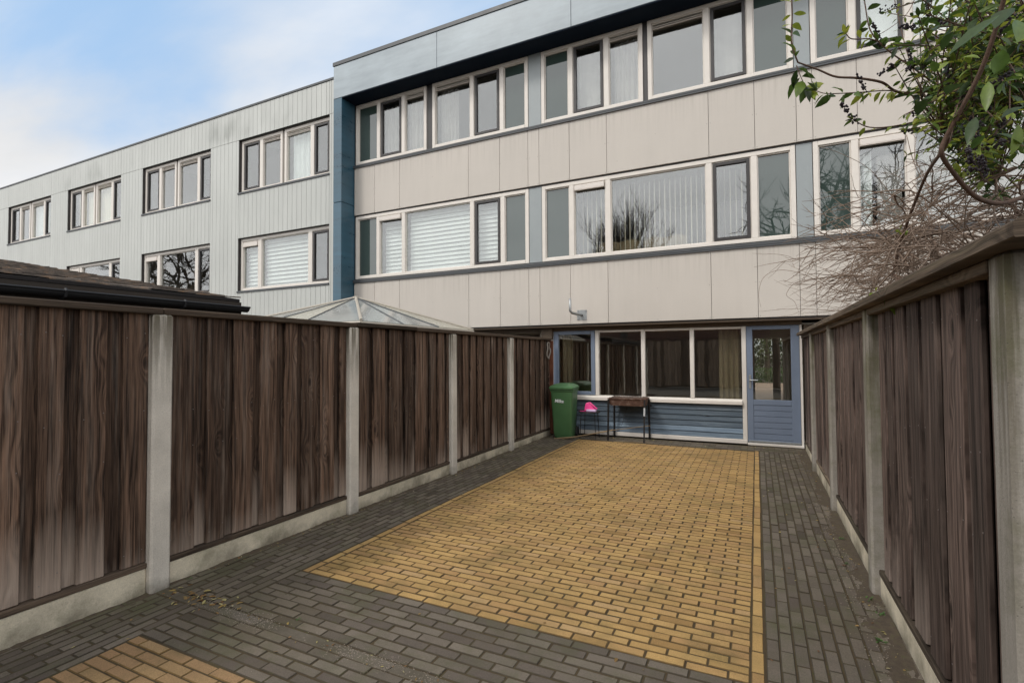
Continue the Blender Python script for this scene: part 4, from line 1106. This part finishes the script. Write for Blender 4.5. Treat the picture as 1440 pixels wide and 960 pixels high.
# single hanging leaf over the cap and small buds
lv.leaf(at(1245, 415, 2.9), at(1264, 444, 2.85)-at(1245, 415, 2.9), -Fw+rvec(.2), .15, .05, .62, .1, .3)
lv.leaf(at(1243, 418, 2.9), at(1249, 436, 2.9)-at(1243, 418, 2.9), -Fw+rvec(.2), .07, .03, .4, .1, .3)
for (px, py, d) in ((1230, 410, 3.0), (1268, 325, 3.0), (1384, 213, 1.9), (1360, 235, 1.9), (1350, 240, 1.9)):
    for k in range(6): lv.leaf(at(px, py, d)+rvec(.01), rvec(1)+Vector((0, 0, .5)), rvec(1), random.uniform(.02, .045), .018, random.uniform(.75, 1), .1, .3)
br.build('branches', BARK, shrub, smooth=True, recalc=False)
lo = lv.build('leaves', LEAF, shrub, smooth=True, recalc=False)
be.build('berries', BERRY, shrub, recalc=False)

# ------------------------------------------------------------------ bare twiggy shrub behind the right fence
random.seed(5)
bs = thing('bare_shrub', (1.35, 4.6, 0), 'leafless tangle of brown twigs spilling over the right fence below the leafy shrub', 'shrub')
tw = MB(); canes = []
for k in range(46):
    a = Vector((1.35+random.gauss(0, .12), random.triangular(3.2, 5.6, 4.2), 0))
    ty = random.triangular(2.5, 5.7, 3.7); tx = random.uniform(.78, 1.7); tz = random.uniform(1.98, 2.52) - max(0, ty-4.6)*.07
    b = Vector((tx, ty, tz)); m = a.lerp(b, .55)+Vector((.2, 0, .55)); P = spline([a, m, b+Vector((.05, -.1, .05)), b+Vector((-.15, random.uniform(-.1, .5), random.uniform(-.1, .12)))], 6)
    tw.tube(P, [.0075-.005*i/(len(P)-1) for i in range(len(P))], 5); canes.append(P)
def twig(p, d, L, r, n=8, curl=.35, depth=0):
    P = [p]; d = d.normalized(); c1 = rvec(curl*.45)
    for i in range(n):
        d = (d + c1/n*1.6 + rvec(.10) + Vector((-.01, 0, -.03))).normalized(); P.append(P[-1]+d*(L/n))
        if P[-1].z < 1.97 and P[-1].x < .9: P[-1].z = 1.97+random.random()*.02
    tw.tube(P, [r*(1-.65*i/n) for i in range(n+1)], 4, caps=False)
    if depth < 2:
        for k in range(random.randint(1, 3) if depth == 0 else random.randint(0, 2)):
            i = random.randint(2, n-1); dd = (P[i+1]-P[i]).normalized() if i < n else d
            twig(P[i], dd+rvec(.55), L*random.uniform(.3, .6), r*.62, 6, curl, depth+1)
for k in range(470):
    P = random.choice(canes); i = random.randint(len(P)//2, len(P)-1); p = P[i]
    d = Vector((random.gauss(-.35, .45), random.gauss(.35, .6), random.gauss(.05, .32)))
    twig(p, d, random.uniform(.25, .75), random.uniform(.0028, .0056))
for k in range(34):   # far end, finer spray against the white panels
    p = Vector((random.uniform(.75, 1.3), random.uniform(4.4, 6.0), random.uniform(1.95, 2.15)))
    twig(p, Vector((random.gauss(-.45, .3), random.gauss(.55, .4), random.gauss(.28, .3))), random.uniform(.35, .8), random.uniform(.002, .0034))
for pix in ([(1160, 400, 6.6), (1125, 384, 6.7), (1095, 380, 6.8), (1074, 390, 6.8), (1067, 412, 6.8), (1070, 432, 6.8)], [(1140, 392, 6.7), (1118, 398, 6.8), (1106, 414, 6.8), (1117, 424, 6.8), (1123, 438, 6.8)],
            [(1300, 330, 4.), (1265, 290, 4.), (1225, 240, 4.), (1180, 215, 4.), (1150, 206, 4.)], [(1310, 320, 4.), (1280, 265, 3.9), (1255, 245, 3.9), (1215, 242, 4.0)], [(1215, 395, 4.6), (1195, 345, 4.6), (1160, 305, 4.7)],
            [(1400, 280, 2.8), (1360, 235, 2.7), (1320, 215, 2.7), (1290, 215, 2.7)], [(1385, 330, 3), (1330, 300, 3.1), (1290, 240, 3.2), (1275, 190, 3.2)]):
    P = spline([at(*q) for q in pix], 7); tw.tube(P, [.0038-.0022*i/(len(P)-1) for i in range(len(P))], 4)
tw.build('twigs', TWIG, bs, smooth=True, recalc=False)

# ------------------------------------------------------------------ street side seen through the door
g = MB(); g.quad((-30, 17.8, -.012), (30, 17.8, -.012), (30, 31.6, -.012), (-30, 31.6, -.012)); struct(g.build('pavement', PAVEF))
def leafball(mb, c, R, n, L, rs=(0, 1), squash=1.):
    for i in range(n):
        v = rvec(1).normalized()*(random.random()**.4); p = Vector(c)+Vector((v.x*R[0], v.y*R[1], v.z*R[2]))
        mb.leaf(p, rvec(1), rvec(1)+Vector((0, 0, .6)), L*random.uniform(.6, 1.2), L*.5, random.uniform(*rs))
random.seed(3)
hd = MB()
for i in range(5000):
    hd.leaf((random.uniform(-3, 4.5), 31.8+abs(random.gauss(0, .25)), random.uniform(0, .82)), rvec(1)+Vector((0, -.5, .3)), rvec(1)+Vector((0, -.3, .6)), .10, .05, random.random())
hb_ = hd.build('hedge', HEDGEL, recalc=False); tag(hb_, 'low clipped green hedge seen through the glass of the blue door', 'hedge')
tr = thing('leafy_tree', (.6, 36, 0), 'green leafy tree seen through the glass of the blue door', 'tree')
mb = MB(); mb.tube([(.6, 36, 0), (.65, 36, 1.2), (.6, 36.1, 3)], [.2, .16, .1], 8); mb.build('trunk', TRUNK, tr)
mb = MB()
for k in range(60):
    leafball(mb, (random.uniform(-2, 3.5), 36+random.gauss(0, .7), random.uniform(.9, 5.0)), (.7, .6, .6), 190, .17)
mb.build('crown', TREEL, tr, recalc=False)

# ------------------------------------------------------------------ behind the camera (mirrored in the windows)
def bare_tree(x, y, h, label, spread=1., seed=1, up=.25, n0=7, grp='bare trees across the street'):
    random.seed(seed); t = thing('bare_tree', (x, y, 0), label, 'tree', grp)
    mb = MB(); tk = MB()
    top = Vector((x+.2, y, h*.33)); tk.tube([(x, y, -.05), (x+.05, y, h*.15), top], [h*.028, h*.022, h*.018], 9); tk.build('trunk', TRUNK, t, smooth=True)
    def grow(p, d, L, r, lev):
        P = [p]; n = 5
        for i in range(n):
            d = (d+rvec(.13)+Vector((0, 0, up*.12))).normalized(); P.append(P[-1]+d*(L/n))
        mb.tube(P, [r*(1-.45*i/n) for i in range(n+1)], 5 if lev < 2 else 3, caps=False)
        if lev < 4:
            for k in range(random.randint(3, 4)):
                i = random.randint(2, n); grow(P[i], d+rvec(.55*spread), L*random.uniform(.5, .75), r*.55, lev+1)
    for k in range(n0):
        a = k*6.283/n0+random.random(); grow(top, Vector((math.cos(a)*.6*spread, math.sin(a)*.6*spread, .75)), h*.28, h*(.011 if n0 < 12 else .0055), 0)
    mb.build('crown', TRUNK, t, recalc=False)
bare_tree(3.2, -9.0, 14.5, 'spreading bare tree across the street, mirrored in the right hand windows', 1.25, 11)
bare_tree(-8.2, -14.5, 12.0, 'bushy bare tree across the street, mirrored in the slatted window', .55, 12, 1.2, 30)
bare_tree(-41, -4.0, 15.0, 'bare tree across the street, mirrored in the grey block', 1., 13)
fb = thing('board_fence', (-3, -6.5, 0), 'tall brown board fence across the street, mirrored in the ground floor windows', 'fence')
mb = MB(); x = -12.
while x < 7:
    w = random.uniform(.13, .17); mb.box(x, x+w, -6.5, -6.475, .05, 2.3+random.uniform(-.01, .01), random.random(), .003); x += w+.012
mb.build('fence_panel', m_wood('street_fence_wood', (.18, .12, .08), (.46, .32, .22), axis='x'), fb)
mb = MB(); mb.box(-12, 7.1, -6.6, -6.51, .0, 2.25); mb.build('backing', TIMB, fb)
mb = MB(); mb.box(-12, 7.1, -6.62, -6.45, 2.315, 2.36); mb.build('cap_rail', CAPM, fb)
op = thing('flat_roof_house', (-3, -20, 0), 'dark flat roofed house row across the street, mirrored in the slatted window', 'house')
mb = MB(); mb.box(-18, 3.5, -24, -17, 0, 8.4); mb.build('wall', BRICKH, op)
mb = MB(); mb.box(-18.3, 3.8, -24.3, -16.7, 8.4, 8.8); mb.build('roof', SLATE, op)
for k in range(5):
    for z in (1, 4.2):
        fr_ = MB(); X = -16+k*4.
        fr_.box(X-.9, X+.9, -17.0, -16.96, z, z+1.5); w_ = fr_.build('window', FRAME, op); pb = MB(); pb.box(X-.8, X+.8, -16.958, -16.95, z+.1, z+1.4); pb.build('pane', ENAM, w_)

# ------------------------------------------------------------------ sky, sun
W = bpy.data.worlds.new('World'); SC.world = W; W.use_nodes = True; nt = W.node_tree; nt.nodes.clear()
SUN_EL, SUN_AZ = 48., 215.   # azimuth measured from +Y clockwise: behind the camera, a little to the left
out = nt.nodes.new('ShaderNodeOutputWorld'); bg = nt.nodes.new('ShaderNodeBackground')
sky = nt.nodes.new('ShaderNodeTexSky'); sky.sky_type = 'NISHITA'; sky.sun_disc = False
sky.sun_elevation = rad(SUN_EL); sky.sun_rotation = rad(SUN_AZ); sky.air_density = 1.0; sky.dust_density = 1.5; sky.ozone_density = 1.2
tc = nt.nodes.new('ShaderNodeTexCoord')
def wn(t, **k):
    n = nt.nodes.new(t)
    for a, b in k.items(): setattr(n, a, b)
    return n
def wm_(op, a, b=0., clamp=False):
    n = wn('ShaderNodeMath', operation=op, use_clamp=clamp)
    for i, v in enumerate((a, b)):
        if hasattr(v, 'is_output'): nt.links.new(v, n.inputs[i])
        else: n.inputs[i].default_value = v
    return n.outputs[0]
sp = wn('ShaderNodeSeparateXYZ'); nt.links.new(tc.outputs['Generated'], sp.inputs[0])
zz = wm_('ADD', wm_('MAXIMUM', sp.outputs['Z'], .0), .18)
cv = wn('ShaderNodeCombineXYZ'); nt.links.new(wm_('DIVIDE', sp.outputs['X'], zz), cv.inputs[0]); nt.links.new(wm_('DIVIDE', sp.outputs['Y'], zz), cv.inputs[1])
mp = wn('ShaderNodeMapping'); nt.links.new(cv.outputs[0], mp.inputs[0]); mp.inputs['Scale'].default_value = (.55, 1.25, 1); mp.inputs['Rotation'].default_value = (0, 0, rad(24)); mp.inputs['Location'].default_value = (2.6, 1.7, 0)
nz = wn('ShaderNodeTexNoise'); nt.links.new(mp.outputs[0], nz.inputs['Vector']); nz.inputs['Scale'].default_value = 1.15; nz.inputs['Detail'].default_value = 7; nz.inputs['Roughness'].default_value = .50; nz.inputs['Distortion'].default_value = .35
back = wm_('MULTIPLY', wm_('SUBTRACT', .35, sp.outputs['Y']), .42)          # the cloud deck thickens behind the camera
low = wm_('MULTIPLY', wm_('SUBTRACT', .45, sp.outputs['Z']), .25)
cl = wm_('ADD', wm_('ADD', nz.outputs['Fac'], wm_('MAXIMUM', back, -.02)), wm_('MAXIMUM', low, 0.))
mr = wn('ShaderNodeMapRange'); mr.interpolation_type = 'SMOOTHSTEP'; nt.links.new(cl, mr.inputs[0]); mr.inputs[1].default_value = .41; mr.inputs[2].default_value = .68; mr.inputs[3].default_value = .0; mr.inputs[4].default_value = 1.0
nz2 = wn('ShaderNodeTexNoise'); nt.links.new(mp.outputs[0], nz2.inputs['Vector']); nz2.inputs['Scale'].default_value = 1.7; nz2.inputs['Detail'].default_value = 5
shd = wn('ShaderNodeMapRange'); nt.links.new(nz2.outputs['Fac'], shd.inputs[0]); shd.inputs[1].default_value = .3; shd.inputs[2].default_value = .7; shd.inputs[3].default_value = .86; shd.inputs[4].default_value = 1.06
cc = wn('ShaderNodeMix', data_type='RGBA', blend_type='MULTIPLY'); cc.inputs[0].default_value = 1.
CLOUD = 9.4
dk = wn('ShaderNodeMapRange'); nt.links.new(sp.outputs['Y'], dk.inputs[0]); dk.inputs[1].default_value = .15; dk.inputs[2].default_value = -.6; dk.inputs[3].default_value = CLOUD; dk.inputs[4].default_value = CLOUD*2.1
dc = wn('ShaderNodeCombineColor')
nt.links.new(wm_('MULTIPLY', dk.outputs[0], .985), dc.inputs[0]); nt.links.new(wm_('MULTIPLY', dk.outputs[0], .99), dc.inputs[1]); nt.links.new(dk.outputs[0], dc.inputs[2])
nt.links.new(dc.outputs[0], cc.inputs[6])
cmb = wn('ShaderNodeCombineColor')
for i in range(3): nt.links.new(shd.outputs[0], cmb.inputs[i])
nt.links.new(cmb.outputs[0], cc.inputs[7])
veil = wn('ShaderNodeMix', data_type='RGBA'); veil.inputs[0].default_value = .72          # thin high haze over the blue
nt.links.new(sky.outputs[0], veil.inputs[6]); veil.inputs[7].default_value = (5.0, 7.5, 10.8, 1)
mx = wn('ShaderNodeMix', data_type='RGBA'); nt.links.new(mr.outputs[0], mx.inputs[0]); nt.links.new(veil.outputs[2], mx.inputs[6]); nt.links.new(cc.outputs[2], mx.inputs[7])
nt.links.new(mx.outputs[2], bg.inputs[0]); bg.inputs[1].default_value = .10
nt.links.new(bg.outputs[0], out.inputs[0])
sl = bpy.data.lights.new('sun', 'SUN'); sl.energy = 1.6; sl.angle = rad(12); sl.color = (1., .95, .88)
so = bpy.data.objects.new('sun', sl); COL.objects.link(so)
az, el = rad(SUN_AZ), rad(SUN_EL)
sd = Vector((math.sin(az)*math.cos(el), math.cos(az)*math.cos(el), math.sin(el)))
so.rotation_euler = (-sd).to_track_quat('-Z', 'Y').to_euler(); so.location = sd*60

SC.view_settings.view_transform = 'Standard'; SC.view_settings.look = 'None'; SC.view_settings.exposure = 0.0; SC.view_settings.gamma = 1.0; SC.view_settings.use_curve_mapping = False
SC.cycles.max_bounces = 10; SC.cycles.transparent_max_bounces = 16; SC.cycles.diffuse_bounces = 5
